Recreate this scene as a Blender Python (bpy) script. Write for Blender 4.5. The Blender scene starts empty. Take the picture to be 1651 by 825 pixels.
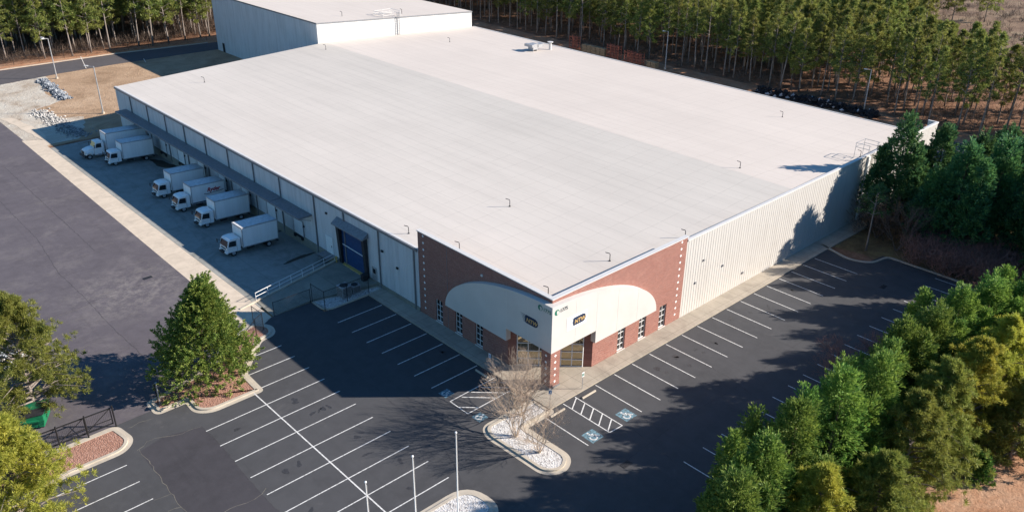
import bpy, bmesh, math, random
import numpy as np
from mathutils import Vector, Matrix
sc = bpy.context.scene
C = sc.collection
R = math.radians
random.seed(7)

# ------------------------------------------------------------ camera
CAMP = np.array([-48.780, -46.667, 47.784])
CR = np.array([0.73291938, -0.68026351, 0.00841131])
CU = np.array([0.29660462, 0.33064139, 0.89593637])
CF = np.array([0.61225394, 0.65415429, -0.44410278])
cd = bpy.data.cameras.new('camera')
cam = bpy.data.objects.new('camera', cd); C.objects.link(cam); sc.camera = cam
cd.sensor_width = 36.0; cd.lens = 29.976; cd.clip_start = 0.5; cd.clip_end = 3000
cam.matrix_world = Matrix(((CR[0], CU[0], -CF[0], CAMP[0]), (CR[1], CU[1], -CF[1], CAMP[1]),
                           (CR[2], CU[2], -CF[2], CAMP[2]), (0, 0, 0, 1)))

def inview(x, y, z):
    d = np.array([x, y, z]) - CAMP
    w = d @ CF
    if w <= 1: return None
    return (825.5 + 1374.7*(d @ CR)/w, 412.5 - 1374.7*(d @ CU)/w)

# ------------------------------------------------------------ light
SUN_EL = 26.0; SUN_AZ = 131.6
w = bpy.data.worlds.new("World"); sc.world = w; w.use_nodes = True
nt = w.node_tree
sk = nt.nodes.new('ShaderNodeTexSky'); sk.sky_type = 'NISHITA'; sk.sun_disc = False
sk.sun_elevation = R(SUN_EL); sk.sun_rotation = R(SUN_AZ); sk.air_density = 1.3; sk.dust_density = 0.0; sk.ozone_density = 6.0
tint = nt.nodes.new('ShaderNodeMix'); tint.data_type = 'RGBA'; tint.blend_type = 'MULTIPLY'; tint.inputs[0].default_value = 1.0
tint.inputs[7].default_value = (0.72, 1.0, 1.12, 1)
nt.links.new(sk.outputs[0], tint.inputs[6]); nt.links.new(tint.outputs[2], nt.nodes['Background'].inputs[0])
nt.nodes['Background'].inputs[1].default_value = 0.066
sl = bpy.data.lights.new('sun', 'SUN'); sl.energy = 5.0; sl.angle = R(0.5); sl.color = (1.0, 0.91, 0.80)
so = bpy.data.objects.new('sun', sl); C.objects.link(so)
sd = Vector((math.sin(R(SUN_AZ))*math.cos(R(SUN_EL)), math.cos(R(SUN_AZ))*math.cos(R(SUN_EL)), math.sin(R(SUN_EL))))
so.rotation_euler = sd.to_track_quat('Z', 'Y').to_euler(); so.location = (60, -60, 80)
sc.view_settings.view_transform = 'Standard'; sc.view_settings.look = 'None'
sc.view_settings.exposure = 1.0; sc.view_settings.gamma = 1.0
sc.cycles.max_bounces = 5; sc.cycles.diffuse_bounces = 3; sc.cycles.glossy_bounces = 2
sc.cycles.transparent_max_bounces = 6; sc.cycles.use_adaptive_sampling = True
sc.cycles.use_denoising = True

# ------------------------------------------------------------ materials
class NM:
    """tiny node-material helper"""
    def __init__(s, name, rough=0.8, metal=0.0, spec=0.3):
        s.m = bpy.data.materials.new(name); s.m.use_nodes = True
        s.t = s.m.node_tree; s.b = s.t.nodes['Principled BSDF']
        s.b.inputs['Roughness'].default_value = rough; s.b.inputs['Metallic'].default_value = metal
        s.b.inputs['Specular IOR Level'].default_value = spec
        s.tc = s.t.nodes.new('ShaderNodeTexCoord')
    def n(s, ty, **kw):
        x = s.t.nodes.new('ShaderNode'+ty)
        for k, v in kw.items(): setattr(x, k, v)
        return x
    def l(s, a, b): s.t.links.new(a, b)
    def mapped(s, scale=(1, 1, 1), rot=(0, 0, 0)):
        mp = s.n('Mapping'); mp.inputs['Scale'].default_value = scale; mp.inputs['Rotation'].default_value = rot
        s.l(s.tc.outputs['Object'], mp.inputs[0]); return mp.outputs[0]
    def noise(s, scale, detail=4, rough=0.6, vec=None, dist=0):
        x = s.n('TexNoise'); x.inputs['Scale'].default_value = scale; x.inputs['Detail'].default_value = detail
        x.inputs['Roughness'].default_value = rough; x.inputs['Distortion'].default_value = dist
        s.l(vec if vec is not None else s.tc.outputs['Object'], x.inputs['Vector']); return x.outputs['Fac']
    def ramp(s, fac, stops):
        x = s.n('ValToRGB'); e = x.color_ramp.elements
        while len(e) > 1: e.remove(e[0])
        e[0].position = stops[0][0]; e[0].color = (*stops[0][1], 1) if not isinstance(stops[0][1], float) else (stops[0][1],)*3+(1,)
        for p, c in stops[1:]:
            q = e.new(p); q.color = (*c, 1) if not isinstance(c, float) else (c, c, c, 1)
        s.l(fac, x.inputs[0]); return x.outputs[0]
    def mix(s, fac, a, b, mode='MIX'):
        x = s.n('Mix', data_type='RGBA', blend_type=mode)
        if isinstance(fac, (int, float)): x.inputs[0].default_value = fac
        else: s.l(fac, x.inputs[0])
        for i, v in ((6, a), (7, b)):
            if isinstance(v, tuple): x.inputs[i].default_value = (*v, 1)
            else: s.l(v, x.inputs[i])
        return x.outputs[2]
    def math(s, op, a, b=None, c=None):
        x = s.n('Math', operation=op)
        for i, v in enumerate((a, b, c)):
            if v is None: continue
            if isinstance(v, (int, float)): x.inputs[i].default_value = v
            else: s.l(v, x.inputs[i])
        return x.outputs[0]
    def sep(s, vec=None):
        x = s.n('SeparateXYZ'); s.l(vec if vec is not None else s.tc.outputs['Object'], x.inputs[0]); return x.outputs
    def col(s, c):
        if isinstance(c, tuple): s.b.inputs['Base Color'].default_value = (*c, 1)
        else: s.l(c, s.b.inputs['Base Color'])
        return s
    def bump(s, h, strength=0.3, dist=0.05):
        x = s.n('Bump'); x.inputs['Strength'].default_value = strength; x.inputs['Distance'].default_value = dist
        s.l(h, x.inputs['Height']); s.l(x.outputs[0], s.b.inputs['Normal']); return s

def plain(name, c, rough=0.6, metal=0.0, spec=0.4, var=0.12, scale=3.0):
    k = NM(name, rough, metal, spec)
    f = k.noise(scale, 5)
    lo = tuple(x*(1-var) for x in c); hi = tuple(min(1, x*(1+var)) for x in c)
    k.col(k.ramp(f, [(0.3, lo), (0.7, hi)])); return k.m

M = {}
def asphalt(name, c, spots=0.1, blotch=(0.5, 0.62), patch=None):
    k = NM(name, 0.85, 0, 0.25)
    big = k.noise(0.09, 6, 0.65, dist=0.6); mid = k.noise(0.7, 6, 0.7); fine = k.noise(14, 3, 0.8)
    a = k.ramp(big, [(0.3, tuple(x*0.86 for x in c)), (0.52, c), (0.72, tuple(min(1, x*1.22) for x in c))])
    a = k.mix(k.ramp(mid, [(0.35, 0.0), (0.75, 1.0)]), a, tuple(x*1.25 for x in c))
    a = k.mix(k.ramp(fine, [(0.62, 0.0), (0.72, 1.0)]), a, tuple(x*1.7+0.01 for x in c))
    st = k.noise(1.0, 5, 0.7, k.mapped((0.9, 0.05, 1), (0, 0, 0)))
    a = k.mix(k.math('MULTIPLY', k.ramp(st, [(0.55, 0.0), (0.75, 1.0)]), 0.3), a, tuple(x*0.62 for x in c))
    dust = k.noise(0.22, 9, 0.8, dist=0.25)
    a = k.mix(k.math('MULTIPLY', k.ramp(dust, [(blotch[0]+0.08, 0.0), (blotch[1]+0.12, 1.0)]), spots), a, (0.3, 0.27, 0.25))
    if patch:      # pale washed-out silt round the drain
        vd = k.n('VectorMath', operation='DISTANCE'); k.l(k.tc.outputs['Object'], vd.inputs[0]); vd.inputs[1].default_value = patch
        near_ = k.ramp(k.math('DIVIDE', vd.outputs['Value'], 9.0), [(0.0, 1.0), (0.35, 0.75), (1.0, 0.0)])
        a = k.mix(k.math('MULTIPLY', k.math('MULTIPLY', near_, k.ramp(k.noise(0.8, 8, 0.8), [(0.45, 0.0), (0.62, 1.0)])), 0.55), a, (0.30, 0.27, 0.245))
    k.col(a); k.bump(fine, 0.35, 0.01)
    return k.m
M['lot'] = asphalt('asphalt_sealed', (0.060, 0.060, 0.064), 0.16)
M['yard'] = asphalt('asphalt_yard', (0.096, 0.085, 0.095), 0.22, (0.42, 0.56), (-21.5, 46.5, 0))
M['lane'] = asphalt('asphalt_lane', (0.050, 0.047, 0.053), 0.10)
M['road'] = asphalt('asphalt_road', (0.085, 0.078, 0.082), 0.1)

def concrete(name, c, joint=None, stain=0.35, axis=1, dirt=(0.1, 0.085, 0.07)):
    k = NM(name, 0.85, 0, 0.25)
    f = k.noise(0.6, 7, 0.7, dist=0.5); g = k.noise(9, 4, 0.7)
    a = k.ramp(f, [(0.3, tuple(x*0.8 for x in c)), (0.55, c), (0.75, tuple(min(1, x*1.12) for x in c))])
    a = k.mix(k.math('MULTIPLY', k.ramp(g, [(0.4, 0.0), (0.8, 1.0)]), 0.3), a, tuple(x*0.7 for x in c))
    s2 = k.noise(0.25, 8, 0.72, k.mapped((1, 0.5, 1)), 1.0)
    a = k.mix(k.math('MULTIPLY', k.ramp(s2, [(0.5, 0.0), (0.72, 1.0)]), stain), a, dirt)
    if joint:
        o = k.sep()
        for ax, st in joint:
            fr = k.math('FRACT', k.math('DIVIDE', o[ax], st))
            a = k.mix(k.math('MULTIPLY', k.math('LESS_THAN', fr, 0.035/st*1.2), 0.6), a, tuple(x*0.35 for x in c))
    k.col(a); k.bump(g, 0.2, 0.01); return k.m
M['walk'] = concrete('concrete_walk', (0.40, 0.35, 0.285), [(0, 1.55), (1, 1.55)], 0.3)
M['strip'] = concrete('concrete_strip', (0.60, 0.505, 0.40), [(1, 6.0)], 0.22, dirt=(0.30, 0.25, 0.2))
M['court'] = concrete('concrete_court', (0.285, 0.285, 0.265), [(1, 4.3), (0, 4.26)], 0.55, dirt=(0.07, 0.075, 0.065))
M['apron'] = concrete('concrete_apron', (0.26, 0.25, 0.21), [(0, 4.0)], 0.5)
M['kerb'] = concrete('concrete_kerb', (0.50, 0.44, 0.36), None, 0.25)
M['oil'] = plain('oil_stain', (0.03, 0.028, 0.022), 0.5, var=0.3)
M['stain'] = plain('drip_stain', (0.042, 0.041, 0.044), 0.55, var=0.4, scale=6)
def paint(name, c, wear=0.25, base=(0.06, 0.055, 0.055)):
    k = NM(name, 0.7, 0, 0.3)
    f = k.noise(5, 6, 0.8); 
    k.col(k.mix(k.ramp(f, [(0.62-wear*0.4, 0.0), (0.85-wear*0.3, 1.0)]), c, base)); return k.m
M['line'] = paint('paint_white', (0.72, 0.71, 0.69), 0.38)
M['bluepaint'] = paint('paint_blue', (0.22, 0.42, 0.52), 0.75)
M['crack'] = plain('crack_filler', (0.16, 0.145, 0.12), 0.9, var=0.35)
M['crackd'] = plain('crack_dark', (0.050, 0.047, 0.050), 0.9, var=0.4)

def soil(name, a, b, c, sc1=0.35, stops=(0.35, 0.5, 0.66)):
    k = NM(name, 0.95, 0, 0.1)
    f = k.noise(sc1, 9, 0.72, dist=0.8); g = k.noise(5, 6, 0.8)
    x = k.ramp(f, [(stops[0], a), (stops[1], b), (stops[2], c)])
    x = k.mix(k.math('MULTIPLY', k.ramp(g, [(0.42, 0.0), (0.68, 1.0)]), 0.55), x, tuple(v*0.42 for v in b))
    k.col(x); k.bump(k.noise(1.6, 8, 0.75), 0.8, 0.25); return k.m
M['floor'] = soil('forest_floor', (0.13, 0.075, 0.05), (0.27, 0.145, 0.09), (0.36, 0.21, 0.14))
M['clay'] = soil('red_clay', (0.36, 0.17, 0.095), (0.46, 0.25, 0.15), (0.52, 0.33, 0.22), 0.2)
M['drygrass'] = soil('dry_grass', (0.30, 0.20, 0.125), (0.44, 0.30, 0.195), (0.54, 0.385, 0.26), 0.12)
M['gravel'] = soil('pale_gravel', (0.34, 0.26, 0.19), (0.50, 0.43, 0.35), (0.60, 0.55, 0.47), 0.16, (0.34, 0.45, 0.6))
M['hillsoil'] = soil('hill_soil', (0.15, 0.10, 0.072), (0.25, 0.17, 0.12), (0.34, 0.26, 0.175), 0.06)
M['litter'] = soil('leaf_litter', (0.12, 0.085, 0.045), (0.22, 0.15, 0.08), (0.30, 0.23, 0.10), 0.3)
k = NM('mulch', 0.95, 0, 0.1); v = k.n('TexVoronoi'); v.inputs['Scale'].default_value = 9; k.l(k.tc.outputs['Object'], v.inputs['Vector'])
k.col(k.mix(k.noise(0.8, 5), k.ramp(v.outputs['Color'], [(0.1, (0.20, 0.10, 0.075)), (0.5, (0.38, 0.20, 0.15)), (0.9, (0.52, 0.33, 0.26))]), (0.33, 0.18, 0.13)))
k.bump(v.outputs['Distance'], 0.8, 0.06); M['mulch'] = k.m
k = NM('white_stones', 0.9, 0, 0.2); v = k.n('TexVoronoi'); v.inputs['Scale'].default_value = 7; k.l(k.tc.outputs['Object'], v.inputs['Vector'])
k.col(k.ramp(v.outputs['Color'], [(0.1, (0.30, 0.28, 0.27)), (0.45, (0.55, 0.53, 0.51)), (0.9, (0.68, 0.66, 0.64))]))
k.bump(v.outputs['Distance'], 0.7, 0.06); M['stones'] = k.m

# roof membrane: welded seams along the ridge, faint grime
def roofmat(name, c, grime, band=False):
    k = NM(name, 0.75, 0, 0.25)
    o = k.sep()
    f = k.noise(0.05, 6, 0.6); g = k.noise(1.0, 7, 0.75, k.mapped((0.55, 0.035, 1))); h = k.noise(2.5, 5, 0.7)
    a = k.ramp(f, [(0.3, tuple(x*0.95 for x in c)), (0.7, tuple(min(1, x*1.05) for x in c))])
    a = k.mix(k.math('MULTIPLY', k.ramp(g, [(0.44, 0.0), (0.7, 1.0)]), grime), a, tuple(x*0.55 for x in c))
    wob = k.math('MULTIPLY', k.math('SUBTRACT', k.noise(0.15, 3), 0.5), 0.25)
    fr = k.math('FRACT', k.math('DIVIDE', k.math('ADD', o[0], wob), 1.83))
    s1 = k.math('LESS_THAN', fr, 0.05)
    s1 = k.math('MULTIPLY', s1, k.ramp(k.noise(0.3, 6, 0.8), [(0.35, 0.08), (0.62, 0.34)]))
    a = k.mix(s1, a, tuple(x*0.5 for x in c))
    fr2 = k.math('FRACT', k.math('DIVIDE', k.math('ADD', o[1], k.math('MULTIPLY', wob, 1.2)), 3.05))
    s2 = k.math('MULTIPLY', k.math('LESS_THAN', fr2, 0.03), k.ramp(k.noise(0.4, 6, 0.8), [(0.40, 0.06), (0.62, 0.34)]))
    a = k.mix(s2, a, tuple(x*0.5 for x in c))
    a = k.mix(k.math('MULTIPLY', k.ramp(h, [(0.5, 0.0), (0.8, 1.0)]), 0.10), a, tuple(x*0.6 for x in c))
    if band:   # greyer towards the ridge: lens and sheen falloff painted into the colour
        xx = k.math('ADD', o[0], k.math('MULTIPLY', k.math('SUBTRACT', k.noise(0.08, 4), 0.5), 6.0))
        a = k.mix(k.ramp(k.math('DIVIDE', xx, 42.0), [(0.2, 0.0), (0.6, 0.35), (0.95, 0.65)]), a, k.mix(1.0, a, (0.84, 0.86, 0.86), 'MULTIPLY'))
    k.col(a); return k.m
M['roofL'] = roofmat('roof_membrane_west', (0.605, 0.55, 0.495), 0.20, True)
M['roofR'] = roofmat('roof_membrane_east', (0.56, 0.502, 0.455), 0.14)

def metalpanel(name, c, streak=0.35):
    k = NM(name, 0.55, 0.0, 0.4)
    f = k.noise(1.0, 6, 0.7, k.mapped((1.6, 1.6, 0.12))); g = k.noise(0.35, 6, 0.7)
    a = k.mix(k.math('MULTIPLY', k.ramp(f, [(0.45, 0.0), (0.7, 1.0)]), streak), c, tuple(x*0.62 for x in c))
    a = k.mix(k.math('MULTIPLY', k.ramp(g, [(0.5, 0.0), (0.72, 1.0)]), 0.22), a, (c[0]*0.7, c[1]*0.66, c[2]*0.6))
    z = k.sep()[2]
    k.col(a); return k.m
M['panelL'] = metalpanel('dock_wall_panel', (0.62, 0.62, 0.63), 0.55)
M['panelR'] = metalpanel('front_wall_panel', (0.53, 0.505, 0.475), 0.25)
M['panelT'] = metalpanel('tall_block_panel', (0.60, 0.59, 0.58), 0.35)
k = NM('brick', 0.85, 0, 0.2)
o = k.sep(); cx = k.n('CombineXYZ'); k.l(k.math('ADD', o[0], o[1]), cx.inputs[0]); k.l(o[2], cx.inputs[1])
br = k.n('TexBrick'); k.l(cx.outputs[0], br.inputs['Vector'])
br.inputs['Scale'].default_value = 1.0; br.inputs['Brick Width'].default_value = 0.30; br.inputs['Row Height'].default_value = 0.11
br.inputs['Mortar Size'].default_value = 0.012; br.inputs['Color1'].default_value = (0.30, 0.115, 0.085, 1)
br.inputs['Color2'].default_value = (0.20, 0.068, 0.052, 1); br.inputs['Mortar'].default_value = (0.42, 0.31, 0.27, 1)
k.col(k.mix(k.ramp(k.noise(0.8, 5), [(0.35, 0.0), (0.7, 0.4)]), br.outputs['Color'], (0.24, 0.10, 0.08)))
k.bump(br.outputs['Fac'], -0.3, 0.01); M['brick'] = k.m
M['fascia'] = plain('fascia_panel', (0.56, 0.53, 0.50), 0.6, var=0.05, scale=0.5)
M['coping'] = plain('coping_metal', (0.62, 0.60, 0.58), 0.5, 0.1, var=0.06)
M['gutter'] = plain('gutter_metal', (0.20, 0.20, 0.21), 0.5, 0.2)
M['greymetal'] = plain('grey_metal', (0.21, 0.215, 0.23), 0.55, 0.3, var=0.2)
M['galv'] = plain('galvanised', (0.42, 0.42, 0.43), 0.45, 0.5, var=0.2)
M['whitemetal'] = plain('white_painted_metal', (0.78, 0.78, 0.77), 0.4, 0, 0.5, 0.05)
M['whitedoor'] = plain('white_door', (0.70, 0.71, 0.72), 0.5, 0, 0.4, 0.06)
M['truckwhite'] = plain('truck_paint', (0.80, 0.80, 0.80), 0.35, 0, 0.5, 0.04)
M['boxwhite'] = metalpanel('cargo_box_skin', (0.80, 0.80, 0.80), 0.3)
M['boxroof'] = plain('cargo_box_roof', (0.58, 0.59, 0.60), 0.6, 0, 0.3, 0.2)
M['black'] = plain('black_rubber', (0.018, 0.018, 0.02), 0.75, var=0.3)
M['dark'] = plain('dark_metal', (0.035, 0.035, 0.04), 0.6, 0.2, var=0.3)
M['fencem'] = plain('black_fence_coating', (0.02, 0.02, 0.022), 0.5, 0.2)
M['glass'] = NM('dark_glass', 0.08, 0, 0.9).col((0.015, 0.018, 0.022)).m
k = NM('bronze_glass', 0.03, 0.85, 0.8); k.col((0.36, 0.31, 0.22)); M['bronze'] = k.m
M['lamp'] = NM('lamp_lens', 0.15, 0, 0.8).col((0.7, 0.7, 0.68)).m
M['bluedoor'] = plain('blue_door', (0.010, 0.050, 0.15), 0.45, 0, 0.4, 0.15)
M['green'] = plain('green_dumpster', (0.008, 0.16, 0.07), 0.5, 0, 0.4, 0.2)
M['orange'] = plain('orange_rack', (0.34, 0.10, 0.06), 0.6, 0, 0.3, 0.25)
M['timber'] = plain('timber', (0.36, 0.25, 0.15), 0.9, 0, 0.1, 0.3)
M['red'] = plain('red_ink', (0.45, 0.02, 0.03), 0.6, var=0.05)
M['navy'] = plain('navy_ink', (0.015, 0.03, 0.07), 0.6, var=0.05)
M['gold'] = plain('gold_ink', (0.55, 0.36, 0.14), 0.6, var=0.05)
M['signgreen'] = plain('sign_green', (0.02, 0.17, 0.11), 0.5, var=0.05)
M['signwhite'] = plain('sign_white', (0.85, 0.85, 0.85), 0.5, var=0.02)
M['signblue'] = plain('sign_blue', (0.03, 0.16, 0.42), 0.5, var=0.02)
M['numtxt'] = plain('number_dark', (0.06, 0.08, 0.09), 0.6, var=0.02)
M['yellow'] = plain('yellow_bumper', (0.55, 0.38, 0.12), 0.7, var=0.1)
k = NM('rock', 0.9, 0, 0.2); gi = k.n('NewGeometry')
k.col(k.ramp(gi.outputs['Random Per Island'], [(0.0, (0.05, 0.06, 0.08)), (0.5, (0.13, 0.15, 0.18)), (1.0, (0.34, 0.36, 0.38))])); M['rock'] = k.m
k = NM('pale_rock', 0.9, 0, 0.2); gi = k.n('NewGeometry')
k.col(k.ramp(gi.outputs['Random Per Island'], [(0.0, (0.14, 0.14, 0.14)), (0.5, (0.27, 0.265, 0.26)), (1.0, (0.46, 0.44, 0.42))])); M['palerock'] = k.m
k = NM('dark_rubble', 0.9, 0, 0.2); gi = k.n('NewGeometry')
k.col(k.ramp(gi.outputs['Random Per Island'], [(0.0, (0.012, 0.012, 0.014)), (0.9, (0.03, 0.03, 0.035)), (0.96, (0.45, 0.45, 0.47))])); M['rubble'] = k.m
def bark(name, c):
    k = NM(name, 0.9, 0, 0.1); f = k.noise(1.0, 6, 0.7, k.mapped((6, 6, 1.2)))
    k.col(k.ramp(f, [(0.3, tuple(x*0.55 for x in c)), (0.7, tuple(x*1.25 for x in c))])); return k.m
M['bark'] = bark('pine_bark', (0.26, 0.22, 0.195))
M['barkd'] = bark('dark_bark', (0.14, 0.10, 0.08))
M['twig'] = bark('myrtle_bark', (0.46, 0.36, 0.28))
M['redtwig'] = bark('red_twigs', (0.30, 0.17, 0.14))
M['browntwig'] = bark('brown_twigs', (0.115, 0.085, 0.068))
M['greytwig'] = bark('grey_twigs', (0.16, 0.125, 0.105))
def foliage(name, cs, noise_sc=0.6, yellow=None, trans=0.3):
    k = NM(name, 0.6, 0, 0.25); gi = k.n('NewGeometry')
    a = k.ramp(gi.outputs['Random Per Island'], [(i/(len(cs)-1), c) for i, c in enumerate(cs)])
    oi = k.n('ObjectInfo')
    f = k.noise(noise_sc, 3, 0.6)
    mid = cs[len(cs)//2]
    if yellow: a = k.mix(k.math('MULTIPLY', k.ramp(f, [(0.42, 0.0), (0.66, 1.0)]), 0.7), a, yellow)
    hv = k.n('HueSaturation'); k.l(a, hv.inputs['Color'])
    k.l(k.math('ADD', k.math('MULTIPLY', oi.outputs['Random'], 0.03), 0.485), hv.inputs['Hue'])
    k.l(k.math('ADD', k.math('MULTIPLY', oi.outputs['Random'], 0.42), 0.86), hv.inputs['Value'])
    k.col(hv.outputs[0])
    tr = k.n('BsdfTranslucent'); k.l(hv.outputs[0], tr.inputs[0])
    mx = k.n('MixShader'); mx.inputs[0].default_value = trans
    k.l(k.b.outputs[0], mx.inputs[1]); k.l(tr.outputs[0], mx.inputs[2])
    k.l(mx.outputs[0], k.t.nodes['Material Output'].inputs[0]); return k.m
M['f_magnolia'] = foliage('evergreen_leaves', [(0.052, 0.105, 0.022), (0.14, 0.205, 0.040), (0.33, 0.37, 0.10)], 0.9, (0.24, 0.25, 0.050), 0.35)
M['f_cedar'] = foliage('cedar_foliage', [(0.040, 0.105, 0.026), (0.105, 0.205, 0.042), (0.27, 0.36, 0.085)], 0.45, (0.22, 0.28, 0.045), 0.38)
M['f_cedard'] = foliage('dark_cedar_foliage', [(0.025, 0.088, 0.047), (0.062, 0.158, 0.065), (0.148, 0.257, 0.082)], 0.5, (0.111, 0.199, 0.052), 0.35)
M['f_pine'] = foliage('pine_needles', [(0.19, 0.22, 0.038), (0.33, 0.355, 0.055), (0.48, 0.46, 0.10)], 0.5, (0.44, 0.385, 0.055), 0.42)
M['f_pineo'] = foliage('olive_pine_needles', [(0.11, 0.155, 0.036), (0.21, 0.255, 0.055), (0.35, 0.365, 0.095)], 0.5, (0.27, 0.275, 0.055), 0.4)
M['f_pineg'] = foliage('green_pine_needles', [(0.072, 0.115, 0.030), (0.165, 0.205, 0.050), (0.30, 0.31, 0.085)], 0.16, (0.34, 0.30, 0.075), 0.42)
M['f_pinel'] = foliage('yellow_green_pine_needles', [(0.139, 0.187, 0.035), (0.277, 0.304, 0.052), (0.441, 0.410, 0.094)], 0.3, (0.454, 0.339, 0.082), 0.42)  # yellow-green needle colour for the left forest

# ------------------------------------------------------------ helpers
class MB:
    def __init__(s): s.v = []; s.f = []; s.mi = []; s.cur = 0
    def add(s, vs, fs):
        b = len(s.v); s.v += [tuple(map(float, p)) for p in vs]
        for f in fs: s.f.append(tuple(b+i for i in f)); s.mi.append(s.cur)
        return s
    def mat(s, i): s.cur = i; return s
    def box(s, a, b):
        x0, y0, z0 = a; x1, y1, z1 = b
        if x0 > x1: x0, x1 = x1, x0
        if y0 > y1: y0, y1 = y1, y0
        if z0 > z1: z0, z1 = z1, z0
        return s.add([(x0,y0,z0),(x1,y0,z0),(x1,y1,z0),(x0,y1,z0),(x0,y0,z1),(x1,y0,z1),(x1,y1,z1),(x0,y1,z1)],
              [(0,3,2,1),(4,5,6,7),(0,1,5,4),(1,2,6,5),(2,3,7,6),(3,0,4,7)])
    def beam(s, p, q, w, h=None):
        """square bar from p to q"""
        h = h or w; p = Vector(p); q = Vector(q); d = (q-p)
        if d.length < 1e-6: return s
        d.normalize(); up = Vector((0,0,1)) if abs(d.z) < 0.95 else Vector((1,0,0))
        a = d.cross(up).normalized()*w/2; b = a.cross(d).normalized()*h/2
        vs = [p-a-b, p+a-b, p+a+b, p-a+b, q-a-b, q+a-b, q+a+b, q-a+b]
        return s.add(vs, [(0,3,2,1),(4,5,6,7),(0,1,5,4),(1,2,6,5),(2,3,7,6),(3,0,4,7)])
    def tube(s, pts, rad, n=8, cap=True):
        pts = [Vector(p) for p in pts]; k = len(pts)
        if isinstance(rad, (int, float)): rad = [rad]*k
        vs = []; prev = None
        for i, p in enumerate(pts):
            d = (pts[min(i+1, k-1)]-pts[max(i-1, 0)]).normalized()
            a = prev if prev is not None else (Vector((1,0,0)) if abs(d.x) < 0.8 else Vector((0,1,0)))
            a = (a-d*a.dot(d)).normalized(); prev = a; b = d.cross(a)
            for j in range(n):
                t = 2*math.pi*j/n; vs.append(p+(a*math.cos(t)+b*math.sin(t))*rad[i])
        fs = [(i*n+j, i*n+(j+1)%n, (i+1)*n+(j+1)%n, (i+1)*n+j) for i in range(k-1) for j in range(n)]
        if cap: fs += [tuple(range(n-1, -1, -1)), tuple((k-1)*n+j for j in range(n))]
        return s.add(vs, fs)
    def prism(s, poly, z0, z1):
        n = len(poly); vs = [(x, y, z0) for x, y in poly]+[(x, y, z1) for x, y in poly]
        return s.add(vs, [tuple(range(n-1, -1, -1)), tuple(range(n, 2*n))]+[(i, (i+1)%n, n+(i+1)%n, n+i) for i in range(n)])
    def extr(s, poly, y0, y1, axis='y'):
        """profile (a,z) extruded along y (axis='y': a=x) or x (axis='x': a=y)"""
        n = len(poly)
        P = (lambda a, z, t: (a, t, z)) if axis == 'y' else (lambda a, z, t: (t, a, z))
        vs = [P(a, z, y0) for a, z in poly]+[P(a, z, y1) for a, z in poly]
        return s.add(vs, [tuple(range(n)), tuple(range(2*n-1, n-1, -1))]+[(i, n+i, n+(i+1)%n, (i+1)%n) for i in range(n)])
    def quad(s, *p): return s.add(p, [tuple(range(len(p)))])
    def build(s, name, mat, parent=None, smooth=False, fix=True):
        me = bpy.data.meshes.new(name); me.from_pydata(s.v, [], s.f)
        mats = mat if isinstance(mat, (list, tuple)) else [mat]
        for m in mats: me.materials.append(M[m] if isinstance(m, str) else m)
        me.polygons.foreach_set('material_index', s.mi)
        if smooth: me.polygons.foreach_set('use_smooth', [True]*len(s.f))
        me.update()
        if fix:
            bm = bmesh.new(); bm.from_mesh(me); bmesh.ops.recalc_face_normals(bm, faces=bm.faces); bm.to_mesh(me); bm.free()
        o = bpy.data.objects.new(name, me); C.objects.link(o)
        if parent: o.parent = parent
        return o
def bevel(o, wdt=0.02, seg=1):
    bm = bmesh.new(); bm.from_mesh(o.data)
    es = [e for e in bm.edges if len(e.link_faces) == 2 and e.calc_face_angle(0) > 0.5]
    bmesh.ops.bevel(bm, geom=es, offset=wdt, segments=seg, affect='EDGES', clamp_overlap=True)
    bm.to_mesh(o.data); bm.free(); return o
def tag(o, label, cat, group=None, kind=None):
    o['label'] = label; o['category'] = cat
    if group: o['group'] = group
    if kind: o['kind'] = kind
    return o
def struct(o, label=None):
    o['kind'] = 'structure'
    if label: o['label'] = label
    return o
def thing(name, label, cat, loc=(0, 0, 0), rz=0, group=None):
    o = bpy.data.objects.new(name, None); C.objects.link(o); o.location = loc; o.rotation_euler = (0, 0, rz)
    o.empty_display_size = 0.3
    return tag(o, label, cat, group)
def dup(root, loc, rz=0, label=None, group=None):
    def cp(o, par):
        c = o.copy(); C.objects.link(c); c.parent = par
        for ch in o.children: cp(ch, c)
        return c
    r = cp(root, None); r.location = loc; r.rotation_euler = (root.rotation_euler[0], root.rotation_euler[1], rz)
    if label: r['label'] = label
    if group: r['group'] = group
    return r
def roundpoly(pts, rs, seg=6):
    out = []; n = len(pts)
    for i, p in enumerate(pts):
        r = rs[i] if isinstance(rs, (list, tuple)) else rs
        p = Vector(p); a = Vector(pts[i-1]); b = Vector(pts[(i+1) % n])
        if r <= 0: out.append(tuple(p)); continue
        u = (a-p).normalized(); v2 = (b-p).normalized()
        r = min(r, (a-p).length*0.48, (b-p).length*0.48)
        s0 = p+u*r; s1 = p+v2*r
        for k_ in range(seg+1):
            t = k_/seg; out.append(tuple(s0*(1-t)**2+p*2*t*(1-t)+s1*t*t))
    return out
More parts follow.
